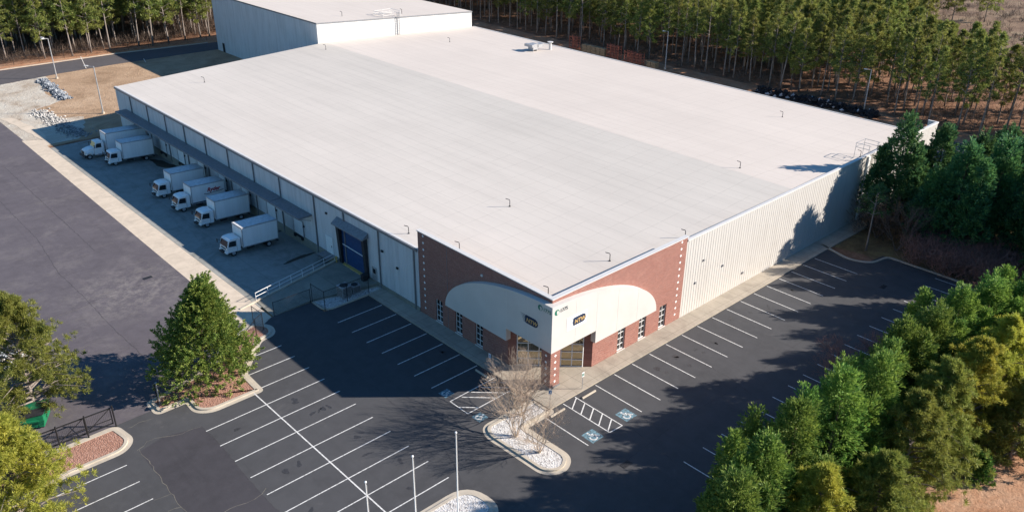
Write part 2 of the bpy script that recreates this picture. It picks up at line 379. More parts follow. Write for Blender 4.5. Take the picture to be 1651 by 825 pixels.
def inset(poly, d):
    n = len(poly); A = sum(poly[i][0]*poly[(i+1) % n][1]-poly[(i+1) % n][0]*poly[i][1] for i in range(n))
    sgn = 1 if A > 0 else -1; out = []
    for i in range(n):
        p0 = Vector(poly[i-1]); p = Vector(poly[i]); p1 = Vector(poly[(i+1) % n])
        e0 = (p-p0); e1 = (p1-p)
        if e0.length < 1e-6: e0 = e1
        if e1.length < 1e-6: e1 = e0
        e0.normalize(); e1.normalize()
        n0 = Vector((-e0.y, e0.x))*sgn; n1 = Vector((-e1.y, e1.x))*sgn
        m = (n0+n1)
        if m.length < 0.2: m = n0
        m.normalize(); m = m/max(0.5, m.dot(n0))
        out.append(tuple(p+m*d))
    return out
def sheet(name, poly, z, mat):
    b = MB(); b.add([(x, y, z) for x, y in poly], [tuple(range(len(poly)))])
    o = b.build(name, mat, fix=False)
    if o.data.polygons[0].normal.z < 0: o.data.flip_normals()
    return struct(o)
def kerbring(name, poly, h=0.13, wd=0.3, zb=-0.02, mat='kerb', closed=True):
    inn = inset(poly, wd); n = len(poly); b = MB(); vs = []
    for (x, y), (u, v_) in zip(poly, inn): vs += [(x, y, zb), (x, y, h), (u, v_, h), (u, v_, zb)]
    fs = []
    for i in range(n if closed else n-1):
        j = (i+1) % n
        for a, c in ((0, 1), (1, 2), (2, 3)): fs.append((4*i+a, 4*j+a, 4*j+c, 4*i+c))
    b.add(vs, fs); return struct(b.build(name, mat)), inn

# leaf clouds ---------------------------------------------------------
def rnd_unit(g, n):
    a = g.normal(size=(n, 3)); return a/np.linalg.norm(a, axis=1, keepdims=True)
def norm(a): return a/np.maximum(np.linalg.norm(a, axis=1, keepdims=True), 1e-6)
def leafquads(g, P, D, L, W):
    n = len(P); D = norm(D); S = norm(np.cross(D, rnd_unit(g, n)))
    L = L*g.uniform(0.7, 1.3, (n, 1)); W = W*g.uniform(0.7, 1.3, (n, 1))
    mid = P+D*L*0.5
    return np.stack([P, mid+S*W*0.5, P+D*L, mid-S*W*0.5], 1)
def quadmesh(name, Q):
    n = len(Q); me = bpy.data.meshes.new(name); me.vertices.add(4*n); me.vertices.foreach_set('co', Q.reshape(-1).astype(np.float32))
    me.loops.add(4*n); me.loops.foreach_set('vertex_index', np.arange(4*n, dtype=np.int32))
    me.polygons.add(n); me.polygons.foreach_set('loop_start', np.arange(0, 4*n, 4, dtype=np.int32))
    me.update(calc_edges=True); return me
def obj_mesh(name, me, mat, parent=None):
    me.materials.append(M[mat]); o = bpy.data.objects.new(name, me); C.objects.link(o)
    if parent: o.parent = parent
    return o

def billow(g, h, r, z0, nlobe, per, leafL, leafW, prof, up=0.6, nleaf=16, spray=0.55, ptip=0.5, core=0.25):
    """dense evergreen: lobes on an envelope, feathery sprays on the lobes"""
    Ps = []; Ds = []
    for i in range(nlobe):
        t = (i+0.5)/nlobe; t = t**1.15*0.97
        zc = z0+(h-z0)*t; env = r*prof(t)
        a = i*2.399963+g.uniform(-0.5, 0.5)
        rl = (0.33*r*(1-0.55*t)+0.25)*g.uniform(0.55, 1.35)
        rad = max(0, env-rl*0.75)*g.uniform(0.78, 1.2)
        c = np.array([rad*math.cos(a), rad*math.sin(a), zc])
        d = rnd_unit(g, per); out = np.array([math.cos(a), math.sin(a), 0.35]); d = norm(d+0.55*out)
        sc_ = np.array([1, 1, 1+ptip*g.uniform(0.6, 1.4)])
        p = c+d*rl*sc_*g.uniform(0.75, 1.05, (per, 1))
        Ps.append(p); Ds.append(norm(d+np.array([0, 0, up])))
    # leader tip
    m = per; d = rnd_unit(g, m); tt = g.uniform(0, 1, (m, 1))
    Ps.append(np.concatenate([d[:, :2]*0.45*(1-tt), h-1.6*(1-tt)+0*tt], 1)); Ds.append(norm(d*0.6+np.array([0, 0, 1.0])))
    # core
    m = int(len(Ps)*per*core); t = g.uniform(0, 0.9, (m, 1)); a = g.uniform(0, 6.283, (m, 1)); pr = np.array([prof(x) for x in t[:, 0]])[:, None]
    Ps.append(np.concatenate([r*0.62*pr*np.cos(a), r*0.62*pr*np.sin(a), z0+(h-z0)*t], 1)); Ds.append(norm(np.concatenate([np.cos(a), np.sin(a), 0.4+0*a], 1)))
    P = np.concatenate(Ps); D = np.concatenate(Ds); n = len(P)
    P = np.repeat(P, nleaf, 0); D = np.repeat(D, nleaf, 0)
    s = g.uniform(0, 1, (n*nleaf, 1))
    Q = P+D*spray*(s-0.3)+g.normal(size=P.shape)*spray*0.22*(1.15-s)
    return leafquads(g, Q, D+0.55*rnd_unit(g, len(Q)), leafL, leafW)

def make_trunk(name, mat, parent, h, r0, limbs=(), lean=(0, 0), n=7, seed=0):
    b = MB(); g = random.Random(seed)
    pts = []; K = 7
    for i in range(K+1):
        t = i/K; pts.append((lean[0]*t*t+g.uniform(-1, 1)*0.03*h*0.15*t, lean[1]*t*t+g.uniform(-1, 1)*0.03*h*0.15*t, h*t-0.25*(i == 0)))
    b.tube(pts, [r0*(1.25 if i == 0 else 1-0.85*i/K) for i in range(K+1)], n)
    for (p, q, ra, rb) in limbs:
        m = tuple((Vector(p)+Vector(q))/2+Vector((0, 0, 0.12*(Vector(q)-Vector(p)).length)))
        b.tube([p, m, q], [ra, (ra+rb)/2, rb], 4, cap=False)
    return b.build(name, mat, parent, smooth=True, fix=False)

def pine_parts(seed, h, z0, r, nb, tufts, blades, bl, bw, droop=0.1, flat=0.5, sub=1):
    """returns (leaf quads, limbs)"""
    g = np.random.default_rng(seed); limbs = []; TP = []; TD = []
    for i in range(nb):
        t = (i+g.uniform(0, 1))/nb; z = z0+(h-z0)*t*0.97
        prof = (1-t)**0.65*(0.55+0.45*min(1, t*4+0.35))
        L = r*max(0.14, prof)*g.uniform(0.65, 1.15); a = i*2.4+g.uniform(-0.6, 0.6)
        rise = L*(0.25+0.55*t)*g.uniform(0.6, 1.3)
        p = np.array([0, 0, z]); q = np.array([L*math.cos(a), L*math.sin(a), z+rise-droop*L])
        limbs.append((tuple(p), tuple(q), 0.035*L*0.6+0.02, 0.015))
        for j in range(tufts):
            s = g.uniform(0.35, 1.0) if j else 1.0
            c = p+(q-p)*s+g.normal(size=3)*np.array([1, 1, flat])*0.20*L*s**0.5*0.8
            TP.append(c); TD.append((q-p)/max(L, .1)*0.7+np.array([0, 0, 0.5]))
    for j in range(tufts*2):
        TP.append(np.array([g.normal()*0.2, g.normal()*0.2, h-g.uniform(0, 0.9)])); TD.append(np.array([0, 0, 1.0]))
    TP = np.array(TP); TD = norm(np.array(TD))
    P = np.repeat(TP, blades, 0); D = norm(np.repeat(TD, blades, 0)*0.75+rnd_unit(g, len(P)))
    P = P+D*0.05+g.normal(size=P.shape)*0.05
    return leafquads(g, P, D, bl, bw), limbs

# ============================================================ GROUND
b = MB()
xs = [-500, -12.8, 83, 900]; ys = [-500, 28, 104, 900]
for i in range(3):
    for j in range(3):
        if i == 1 and j == 1: continue
        b.quad((xs[i], ys[j], -0.03), (xs[i+1], ys[j], -0.03), (xs[i+1], ys[j+1], -0.03), (xs[i], ys[j+1], -0.03))
struct(b.build('ground', 'floor', fix=False))
def wobble(poly, amp, step=2.0, seed=1):
    g = random.Random(seed); out = []
    n = len(poly)
    for i in range(n):
        p = Vector(poly[i]); q = Vector(poly[(i+1) % n]); k_ = max(1, int((q-p).length/step))
        for j in range(k_):
            v_ = p.lerp(q, j/k_); out.append((v_.x+g.uniform(-amp, amp), v_.y+g.uniform(-amp, amp)))
    return out
sheet('dry_grass_field', wobble([(-14, 106), (26, 106), (45, 106), (45, 156), (-3, 156), (-14, 150)], 0.3), -0.022, 'drygrass')
sheet('gravel_yard', wobble([(-24, 153.2), (1.5, 154.2), (-1.0, 147), (-3.2, 140), (-2.2, 133.5), (-7.5, 129.5), (-6.6, 124), (-5.5, 121), (-2.5, 119), (-4.6, 113), (-7.5, 107), (-12.9, 107), (-12.9, 104), (-24, 100)], 0.5, 1.5, 3), -0.012, 'gravel')
sheet('red_verge', wobble([(-60, 164), (-20, 165.5), (20, 165), (60, 160), (106, 160), (106, 150), (111, 150), (111, 166), (60, 168), (20, 171.0), (-20, 173.0), (-60, 175)], 0.5, 3, 5), -0.020, 'clay')
sheet('back_road', [(-70, 153.5), (-7.7, 153.4), (5, 155.2), (17, 155.6), (40, 154.5), (84, 152), (84, -4), (105.5, -4), (105.5, 152), (104, 160), (42, 162.4), (19.7, 165.6), (-4.2, 166.2), (-70, 166)], -0.006, 'road')
sheet('side_verge', wobble([(105.5, -20), (111.5, -20), (111.5, 150), (105.5, 150)], 0.4, 3, 6), -0.016, 'clay')
sheet('leaf_litter', wobble([(50.5, -40), (84, -40), (84, 0), (50.5, 0)], 0.4, 2, 7), -0.020, 'litter')
sheet('clay_bank', wobble([(-30, -60), (60, -60), (60, -30.5), (-30, -30.5)], 0.8, 2, 8), -0.018, 'clay')
sheet('bare_hillside', wobble([(172, -30), (420, -30), (420, 110), (235, 70), (196, 45), (176, 20)], 2, 6, 9), -0.018, 'hillsoil')
LOT = [(-75, -21.0), (49.5, -21.0), (52.2, -18), (52.2, -9.5), (52.2, -7.8), (49.5, -7.4), (48.2, -5.5), (49.2, -2.0), (0, -1.0), (0, 27.4), (-7.9, 27.4), (-7.9, 30.3), (-14.9, 30.3), (-16, 27.5), (-28.5, 22.4), (-75, 22.4)]
sheet('parking_lot', LOT, 0.0, 'lot')
sheet('truck_yard', [(-110, 22.4), (-28.5, 22.4), (-20, 24.6), (-15.9, 27.0), (-14.9, 30.3), (-14.9, 34), (-14.9, 128), (-110, 128)], 0.004, 'yard')
sheet('concrete_strip', [(-16.0, 28.4), (-12.8, 30.3), (-12.8, 106.5)]+wobble([(-12.0, 107), (-11.0, 116), (-12.5, 127), (-14.4, 128.5)], 0.2, 1.5, 4)[:-1]+[(-15.2, 112)], 0.009, 'strip')

# sunken truck court, falling 0.6 m to the dock wall
def court_z(x, y):
    t = min(1, max(0, (x+12.8)/12.8)); f = min(1, max(0, (105-y)/6))
    return 0.009-0.62*t*f-0.01
NX, NY = 12, 36; b = MB(); vs = []
for i in range(NX+1):
    for j in range(NY+1):
        x = -12.8+12.8*i/NX; y = 33.0+(105-33.0)*j/NY; vs.append((x, y, court_z(x, y)))
b.add(vs, [(i*(NY+1)+j, (i+1)*(NY+1)+j, (i+1)*(NY+1)+j+1, i*(NY+1)+j+1) for i in range(NX) for j in range(NY)])
struct(b.build('truck_court', 'court', fix=False))
def blob(name, cx_, cy_, rx, ry, z, mat, seed, ang=0, zf=None):
    g = random.Random(seed); pts = []
    ph = [g.uniform(0, 6) for _ in range(4)]
    for i in range(40):
        a = 2*math.pi*i/40; r_ = 1+0.2*math.sin(2*a+ph[0])+0.15*math.sin(3*a+ph[1])+0.1*math.sin(5*a+ph[2])+0.05*math.sin(11*a+ph[3])
        x, y = rx*r_*math.cos(a), ry*r_*math.sin(a)
        X, Y = cx_+x*math.cos(ang)-y*math.sin(ang), cy_+x*math.sin(ang)+y*math.cos(ang)
        pts.append((X, Y, (zf(X, Y)+0.006) if zf else z))
    b = MB(); c = (cx_, cy_, (zf(cx_, cy_)+0.006) if zf else z)
    b.add(pts+[c], [(i, (i+1) % 40, 40) for i in range(40)])
    return struct(b.build(name, mat, fix=False))
blob('oil_stain', -2.6, 42.0, 2.0, 0.42, 0, 'oil', 3, 0.15, court_z)
blob('oil_stain', -3.0, 51.2, 2.6, 0.5, 0, 'oil', 4, -0.05, court_z)
blob('oil_stain', -1.2, 86.0, 1.1, 3.5, 0, 'oil', 5, 0.15, court_z)
gq = random.Random(12)
for i in range(46):
    k_ = gq.random()
    if k_ < 0.35: x, y = gq.uniform(-6, -3.4), 24.4-2.74*gq.randrange(7)-1.37
    elif k_ < 0.7: x, y = 9.47+2.74*gq.randrange(14)-1.37, gq.uniform(-6.4, -3.6)
    else: x, y = gq.choice((gq.uniform(-25.5, -23), gq.uniform(-19, -16.5))), 16.2-2.74*gq.randrange(8)-1.37
    blob('oil_stain', x+gq.uniform(-.3, .3), y+gq.uniform(-.3, .3), gq.uniform(0.15, 0.5), gq.uniform(0.1, 0.32), 0.0055, 'stain', 50+i, gq.uniform(0, 3))
# ramp up to the drive-in door, with its retaining wall
b = MB()
poly = [(-12.6, 30.32), (-7.8, 30.32), (-0.02, 28.3), (-0.02, 36.4), (-12.4, 34.5)]
zt = lambda x: 0.016+0.44*min(1, max(0, (x+12.6)/12.0))
n = len(poly); vs = [(x, y, -0.9) for x, y in poly]+[(x, y, zt(x)) for x, y in poly]
b.add(vs, [tuple(range(n, 2*n))]+[(i, (i+1) % n, n+(i+1) % n, n+i) for i in range(n)])
struct(b.build('door_ramp', 'apron'))
b = MB()
p0 = Vector((-14.6, 34.15)); p1 = Vector((-0.03, 36.62)); N = 12; vs = []
nn = Vector((-(p1-p0).y, (p1-p0).x)).normalized()*0.12
for i in range(N+1):
    p = p0.lerp(p1, i/N); top = 0.02+ (0.14 if p.x > -13.4 else 0.06)+0.46*min(1, max(0, (p.x+12.6)/12.0))
    vs += [(p.x-nn.x, p.y-nn.y, -0.9), (p.x-nn.x, p.y-nn.y, top), (p.x+nn.x, p.y+nn.y, top), (p.x+nn.x, p.y+nn.y, -0.9)]
b.add(vs, [(4*i+a, 4*i+4+a, 4*i+4+c, 4*i+c) for i in range(N) for a, c in ((0, 1), (1, 2), (2, 3))]+[(0, 1, 2, 3), (4*N, 4*N+3, 4*N+2, 4*N+1)])
struct(b.build('retaining_wall', 'kerb'))
# sidewalks
def walk(name, poly, h=0.13, mat='walk'):
    b = MB(); b.prism(poly, -0.05, h); return struct(b.build(name, mat))
walk('sidewalk', [(-2.15, 27.3), (-2.15, -2.15), (49.3, -2.15), (60.5, -2.3), (60.5, -0.0), (5.9, 0.0), (5.9, 1.0), (5.4, 1.0), (1.0, 5.4), (1.0, 5.9), (0.0, 5.9), (0.0, 27.3)])
# equipment pad and its kerb
ring, inn = kerbring('pad_kerb', roundpoly([(-7.85, 30.2), (-7.9, 27.25), (-2.2, 27.25), (-0.1, 27.35), (-0.1, 28.25)], [0, 1.4, 0, 0, 0]), 0.12, 0.25)
b = MB(); b.prism(inset([(-7.85, 30.2), (-7.6, 27.25), (-0.1, 27.3), (-0.1, 28.28)], 0.2), -0.02, 0.10); struct(b.build('equipment_pad', 'stones'))
# islands: kerb + filling
def island(name, poly, rs, fill, h=0.13, wd=0.28, filln='mulch_bed', pan=0.42):
    pl = roundpoly(poly, rs)
    if pan:
        o_ = inset(pl, -pan); n_ = len(pl); b = MB()
        b.add([(x, y, 0.0125) for x, y in pl]+[(x, y, 0.0105) for x, y in o_], [(i, (i+1) % n_, n_+(i+1) % n_, n_+i) for i in range(n_)])
        g_ = b.build('gutter_pan', 'kerb', fix=False)
        if g_.data.polygons[0].normal.z < 0: g_.data.flip_normals()
        struct(g_)
    pl = roundpoly(poly, rs); r_, inn = kerbring(name, pl, h, wd)
    b = MB(); m = len(inn); cx_ = sum(p[0] for p in inn)/m; cy_ = sum(p[1] for p in inn)/m
    b.add([(x, y, h-0.04) for x, y in inn], [tuple(range(m))]); o = b.build(filln, fill, fix=False)
    if o.data.polygons[0].normal.z < 0: o.data.flip_normals()
    struct(o)
island('kerb_island', [(-28.9, 23.6), (-28.9, 21.75), (-26.1, 21.75), (-26.2, 19.6), (-25.2, 18.75), (-20.5, 18.7), (-20.35, 22.2), (-16.2, 26.9), (-14.5, 27.0), (-14.0, 28.6), (-15.0, 30.0), (-17.0, 29.4), (-21, 25.5)],
       [0.2, 0.3, 0.2, 0.6, 0.8, 0.1, 0.5, 0.8, 0.9, 0.7, 0.5, 0.6, 1.2], 'mulch')
island('kerb_island', [(-60, 22.2), (-60, 18.5), (-37.5, 18.5), (-33.4, 18.45), (-32.4, 19.5), (-32.8, 22.0)], [0, 0, 0, 1.2, 1.0, 0.5], 'mulch')
island('kerb_island', [(-2.3, -0.15), (-8.2, -0.15), (-8.75, -1.2), (-8.55, -7.9), (-7.2, -8.75), (-5.75, -7.9), (-5.85, -2.3), (-2.3, -2.3)], [0.1, 0.9, 0.7, 1.4, 1.3, 1.4, 0.5, 0.1], 'stones', filln='white_stone_bed')
island('kerb_island', [(-18.6, -5.0), (-14.5, -5.0), (-14.2, -8.8), (-28.0, -9.0), (-28.0, -5.0)], [0.6, 1.9, 1.9, 1.5, 1.5], 'stones', filln='white_stone_bed')
# lot edge kerb at the far end
b = MB()
edge = roundpoly([(49.3, -1.0), (47.9, -5.6), (49.2, -7.9), (52.3, -8.4), (52.3, -18.0), (50.0, -21.1), (-75, -21.1)], [0, 1.5, 1.0, 0.8, 2, 2, 0])
for p, q in zip(edge[:-1], edge[1:]): b.beam((*p, 0.03), (*q, 0.03), 0.28, 0.2)
struct(b.build('lot_kerb', 'kerb'))
b = MB()
for p, q in zip([(-60, 166.5), (-4, 166.6), (19.7, 166.0)], [(-4, 166.6), (19.7, 166.0), (42, 162.8)]): b.beam((*p, 0.02), (*q, 0.02), 0.35, 0.2)
struct(b.build('road_kerb', 'kerb'))

# ------------------------------------------------------------ markings
ZL = 0.008
b = MB()
def line(x0, y0, x1, y1, wd=0.1, z=ZL, bb=None):
    bb = bb or b; p = Vector((x0, y0)); q = Vector((x1, y1)); d = (q-p).normalized(); n_ = Vector((-d.y, d.x))*wd/2
    bb.quad((p.x-n_.x, p.y-n_.y, z), (q.x-n_.x, q.y-n_.y, z), (q.x+n_.x, q.y+n_.y, z), (p.x+n_.x, p.y+n_.y, z))
for i in range(7): line(-8.08, 24.4-2.74*i, -2.3, 24.4-2.74*i)
for i in range(-2, 14): line(9.47+2.74*i, -2.3, 9.47+2.74*i, -8.03)
line(-3.25, -2.4, -3.25, -8.0)
for i in range(-3, 16): line(9.5+2.77*i, -14.9, 9.5+2.77*i, -20.8)
for i in range(0, 11): line(-26.94, 16.2-2.74*i, -14.84, 16.2-2.74*i)
for y in (18.94, 21.7, 24.4): line(-20.2 if y < 20 else (-20.1 if y < 23 else -17.9), y, -14.9, y)
line(-21.05, 18.65, -21.05, -11.2, 0.12, ZL+0.004)
for i in range(9): line(-39.6, 16.38-2.72*i, -33.85, 16.38-2.72*i)
# hatched access aisles
line(-0.5, -2.3, -0.5, -8.05); line(1.1, -2.3, 1.1, -8.15); line(-0.5, -8.05, 1.1, -8.15, 0.1, ZL+0.004)
for i in range(5): line(-0.45, -3.4-1.1*i, 1.05, -2.5-1.1*i, 0.11, ZL+0.002)
line(-8.1, 5.1, -2.3, 5.2); line(-8.1, 2.55, -2.3, 2.6); line(-8.1, 5.1, -8.1, 2.55, 0.1, ZL+0.004)
for i in range(5): line(-8.05+1.2*i, 4.9 if i else 3.85, (-8.05+1.2*i)+(2.3 if i else 1.25), 2.65, 0.11, ZL+0.002)
struct(b.build('parking_lines', 'line', fix=False))
b = MB()
for cx_, cy_, ra in ((-2.0, -7.35, 0), (2.55, -7.35, 0), (-7.55, 6.35, 1), (-7.6, 1.4, 1)):
    s_ = 0.72 if ra == 0 else 0.55
    b.mat(0 if ra == 0 else 0); b.quad((cx_-s_, cy_-s_, ZL-0.002), (cx_+s_, cy_-s_, ZL-0.002), (cx_+s_, cy_+s_, ZL-0.002), (cx_-s_, cy_+s_, ZL-0.002))
    b.mat(1)
    # wheelchair pictogram, head towards the building
    def T(u, v_):
        u *= s_; v_ *= s_
        return (cx_+u, cy_+v_) if ra == 0 else (cx_+v_, cy_-u)
    def st(pts, wd=0.13):
        for p, q in zip(pts[:-1], pts[1:]):
            P, Q = T(*p), T(*q); line(P[0], P[1], Q[0], Q[1], wd, ZL+0.003, b)
    st([(0.45*math.cos(t)-0.12, 0.45*math.sin(t)-0.28) for t in [x*0.35-3.9 for x in range(14)]])
    st([(-0.12, 0.5), (-0.05, 0.0), (0.4, -0.02), (0.62, -0.5), (0.78, -0.42)])
    st([(-0.08, 0.25), (0.35, 0.25)]); st([(-0.22, 0.72), (0.02, 0.72)], 0.18)
struct(b.build('accessible_bay_markings', ['bluepaint', 'line'], fix=False))
# cracks and seams in the asphalt
sheet('repaved_lane', [(-32.4, 17.4), (-30, 18.0), (-27.0, 17.1), (-26.85, 13.8), (-27.0, 10.9), (-27.2, 6.1), (-27.2, -12), (-32.6, -12), (-32.6, 8.5), (-32.45, 12.2)], 0.0035, 'lane')
def crackline(bb, pts, wd, z, seed, amp=0.12):
    g = random.Random(seed); P = []
    for p, q in zip(pts[:-1], pts[1:]):
        p = Vector(p); q = Vector(q); k_ = max(1, int((q-p).length/0.5))
        for j in range(k_): P.append(p.lerp(q, j/k_)+Vector((g.uniform(-amp, amp), g.uniform(-amp, amp))))
    P.append(Vector(pts[-1]))
    for p, q in zip(P[:-1], P[1:]): line(p.x, p.y, q.x, q.y, wd*g.uniform(0.5, 1.3), z, bb)
b = MB(); b2 = MB()
for i, c_ in enumerate([[(-32.4,17.6),(-32.3,15.7),(-32.5,12.2),(-32.6,8.5),(-32.5,4)], [(-32.4,17.6),(-31.4,18.3),(-30.0,18.1),(-29.3,17.5),(-27.0,17.1)],
        [(-32.0,21.2),(-30.9,21.4),(-29.6,21.2)], [(-30.3,5.7),(-29.3,5.8),(-28.5,5.4),(-27.3,5.6),(-26.6,6.0)], [(-33.8,10.8),(-32.5,10.5)], [(-33.6,8.7),(-32.6,8.5)]]):
    crackline(b, c_, 0.042, 0.006, i)
for i, c_ in enumerate([[(-27.0,17.1),(-26.8,13.8),(-27.0,10.9),(-27.2,6.1),(-27.2,0)], [(-12.3,2.2),(-12.6,0.8),(-13.1,-1.0),(-14.8,-5.1)], [(14.9,-8.1),(14.6,-10.7),(13.4,-14.9)],
        [(-8.2,-9.5),(-2,-11.5),(5,-11.2),(16,-11.8),(30,-11.4)], [(1.5,-9),(0.5,-14.8)], [(28,-9),(27.5,-14.8)], [(-12.5,25),(-12,12),(-12.6,3)]]):
    crackline(b2, c_, 0.045, 0.006, i+20, 0.08)
for i, c_ in enumerate([[(-25.5,90),(-25.5,68.6),(-26.6,56.7),(-26.4,48.1),(-26.5,39.9),(-26.3,33.8),(-26.5,24)], [(-21,100),(-21.2,60)],
        [(-26.4,55.6),(-22,55.3)], [(-26.5,46.9),(-16.2,47.3)]]):
    crackline(b2, c_, 0.045, 0.0095, i+40, 0.06)
struct(b.build('sealed_cracks', 'crack', fix=False)); struct(b2.build('asphalt_seams', 'crackd', fix=False))
b = MB(); g_ = random.Random(5)
for i in range(26):
    x = g_.uniform(-34, -18); y = g_.uniform(34, 90); L_ = g_.uniform(1, 5)
    line(x, y, x+L_, y+g_.uniform(-0.3, 0.3), 0.035, 0.0085, b)
struct(b.build('scrape_marks', 'crack', fix=False))

# ============================================================ WAREHOUSE
W = 82.0; L = 106.8; RX = 42.0; ZE = 7.75; ZR = 9.35; ZE2 = 7.40; ZP = 9.95; ZM = 9.55
def roofz(x): return ZE+(ZR-ZE)*x/RX if x < RX else ZR-(ZR-ZE2)*(x-RX)/(W-RX)
wh = thing('warehouse', 'huge white flat-roofed warehouse with red brick entrance corner and arched fascia', 'warehouse')
def ribs(b, a0, a1, pitch, dep, z0, z1f, plane, sgn):
    """trapezoidal sheet: plane 'x' (wall at x=0 facing -x) or 'y' (wall at y=0 facing -y)"""
    n_ = int((a1-a0)/pitch); prof = []
    for i in range(n_):
        s = a0+(a1-a0)*i/n_; p = (a1-a0)/n_
        prof += [(s, 0), (s+p*0.55, 0), (s+p*0.68, dep), (s+p*0.87, dep)]
    prof.append((a1, 0)); vs = []
    for a, d in prof:
        X = (sgn*d, a) if plane == 'x' else (a, sgn*d)
        vs += [(X[0], X[1], z0), (X[0], X[1], z1f(a))]
    b.add(vs, [(2*i, 2*i+2, 2*i+3, 2*i+1) for i in range(len(prof)-1)])
b = MB(); ribs(b, 20.2, L, 0.31, 0.028, 0.6, lambda a: ZE-0.05, 'x', -1); b.build('dock_wall', 'panelL', wh, fix=False)
b = MB(); ribs(b, 20.2, 60.2, 0.46, 0.03, 0.13, lambda a: ZM, 'y', -1); ribs(b, 60.2, W, 0.46, 0.03, -0.02, lambda a: ZM, 'y', -1); b.build('front_wall', 'panelR', wh, fix=False)
b = MB(); b.box((W-0.2, 0.01, -0.1), (W, L, ZE2-0.1)); b.box((0.1, L-0.2, -0.1), (W-0.21, L, ZE2-0.2)); b.add([(0.1, L, ZE2-0.2), (W-0.2, L, ZE2-0.2), (W-0.2, L, ZE2-0.05), (RX, L, ZR-0.05), (0.1, L, ZE-0.05)], [(0, 1, 2, 3, 4)]); b.build('rear_wall', 'panelL', wh)
b = MB(); b.box((-0.10, 20.2, -0.9), (0.1, L, 0.6)); b.build('foundation', 'apron', wh)
b = MB(); b.box((-0.07, 0.2+20, 0.62), (0.0, 20.24, ZE)); b.build('corner_trim', 'whitemetal', wh)
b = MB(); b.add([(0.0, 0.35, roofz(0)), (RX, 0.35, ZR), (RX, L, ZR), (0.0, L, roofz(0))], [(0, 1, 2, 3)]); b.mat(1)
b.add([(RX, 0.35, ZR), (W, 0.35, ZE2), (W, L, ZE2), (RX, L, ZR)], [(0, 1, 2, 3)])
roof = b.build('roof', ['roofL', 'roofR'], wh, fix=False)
b = MB(); b.box((-0.22, 20.25, ZE-0.28), (0.03, L, ZE+0.02)); b.build('gutter', 'gutter', wh)
b = MB(); b.box((W, 1.5, ZE2-0.25), (W+0.2, L, ZE2+0.02)); b.build('gutter', 'gutter', wh)
b = MB(); b.box((-0.06, 20.25, ZE+0.02), (0.30, L+0.1, ZE+0.06)); b.build('roof_edge_flashing', 'coping', wh)
b = MB(); b.box((W-0.25, 1.5, ZE2+0.02), (W+0.06, L, ZE2+0.06)); b.build('roof_edge_flashing', 'coping', wh)
# front metal parapet
b = MB(); b.box((20.2, 0.02, 7.3), (W, 0.25, ZM-0.02)); b.box((W-0.25, 0.26, 7.3), (W, 1.4, ZM-0.02)); b.build('parapet', 'panelR', wh)
b = MB(); b.box((20.25, -0.08, ZM-0.0), (W+0.06, 0.27, ZM+0.07)); b.box((W-0.27, 0.275, ZM), (W+0.06, 1.45, ZM+0.07)); b.box((20.25, -0.09, ZM-0.12), (W+0.06, -0.07, ZM-0.002)); b.build('coping', 'coping', wh)
b = MB(); b.box((60.0, -0.24, -0.05), (60.45, 0.0, ZM-0.17)); b.build('corner_pier', 'whitemetal', wh)
# brick corner; openings are left open (windows 0.4 deep)
WL = [(16.25, 17.4), (12.98, 14.12), (9.72, 10.86)]; WRt = [(16.45, 17.6), (13.08, 14.22), (9.72, 10.88)]
b = MB()
def brickwall(b, cuts, plane):
    segs = []; a = 5.9
    for c0, c1 in sorted(cuts):
        segs.append((a, c0, 0.1, ZP-0.01)); segs.append((c0, c1, 2.92, ZP-0.01)); segs.append((c0, c1, 0.1, 0.22)); a = c1
    segs.append((a, 20.2, 0.1 if True else 0, ZP-0.01)); segs.append((0.0, 5.9, 4.6, ZP-0.01))
    vsx = []
    for s0, s1, z0, z1 in segs:
        if plane == 'x': b.quad((0, s0, z0), (0, s1, z0), (0, s1, z1), (0, s0, z1))
        else: b.quad((s0, 0, z0), (s1, 0, z0), (s1, 0, z1), (s0, 0, z1))
brickwall(b, WL, 'x'); brickwall(b, WRt, 'y')
# jambs, return ends, parapet backs
for (c0, c1) in WL:
    for c in (c0, c1): b.quad((0, c, 0.1), (0.25, c, 0.1), (0.25, c, 2.92), (0, c, 2.92))
    b.quad((0, c0, 0.22), (0.25, c0, 0.22), (0.25, c1, 0.22), (0, c1, 0.22)); b.quad((0, c0, 2.92), (0.25, c0, 2.92), (0.25, c1, 2.92), (0, c1, 2.92))
for (c0, c1) in WRt:
    for c in (c0, c1): b.quad((c, 0, 0.1), (c, 0.25, 0.1), (c, 0.25, 2.92), (c, 0, 2.92))
    b.quad((c0, 0, 0.22), (c0, 0.25, 0.22), (c1, 0.25, 0.22), (c1, 0, 0.22)); b.quad((c0, 0, 2.92), (c0, 0.25, 2.92), (c1, 0.25, 2.92), (c1, 0, 2.92))
b.quad((0, 20.2, 0.1), (0.35, 20.2, 0.1), (0.35, 20.2, ZP-0.01), (0, 20.2, ZP-0.01)); b.quad((20.2, 0, 0.1), (20.2, 0.35, 0.1), (20.2, 0.35, ZP-0.01), (20.2, 0, ZP-0.01))
b.quad((0.35, 0.35, 7), (0.35, 20.2, 7), (0.35, 20.2, ZP-0.01), (0.35, 0.35, ZP-0.01)); b.quad((0.35, 0.35, 7), (20.2, 0.35, 7), (20.2, 0.35, ZP-0.01), (0.35, 0.35, ZP-0.01))
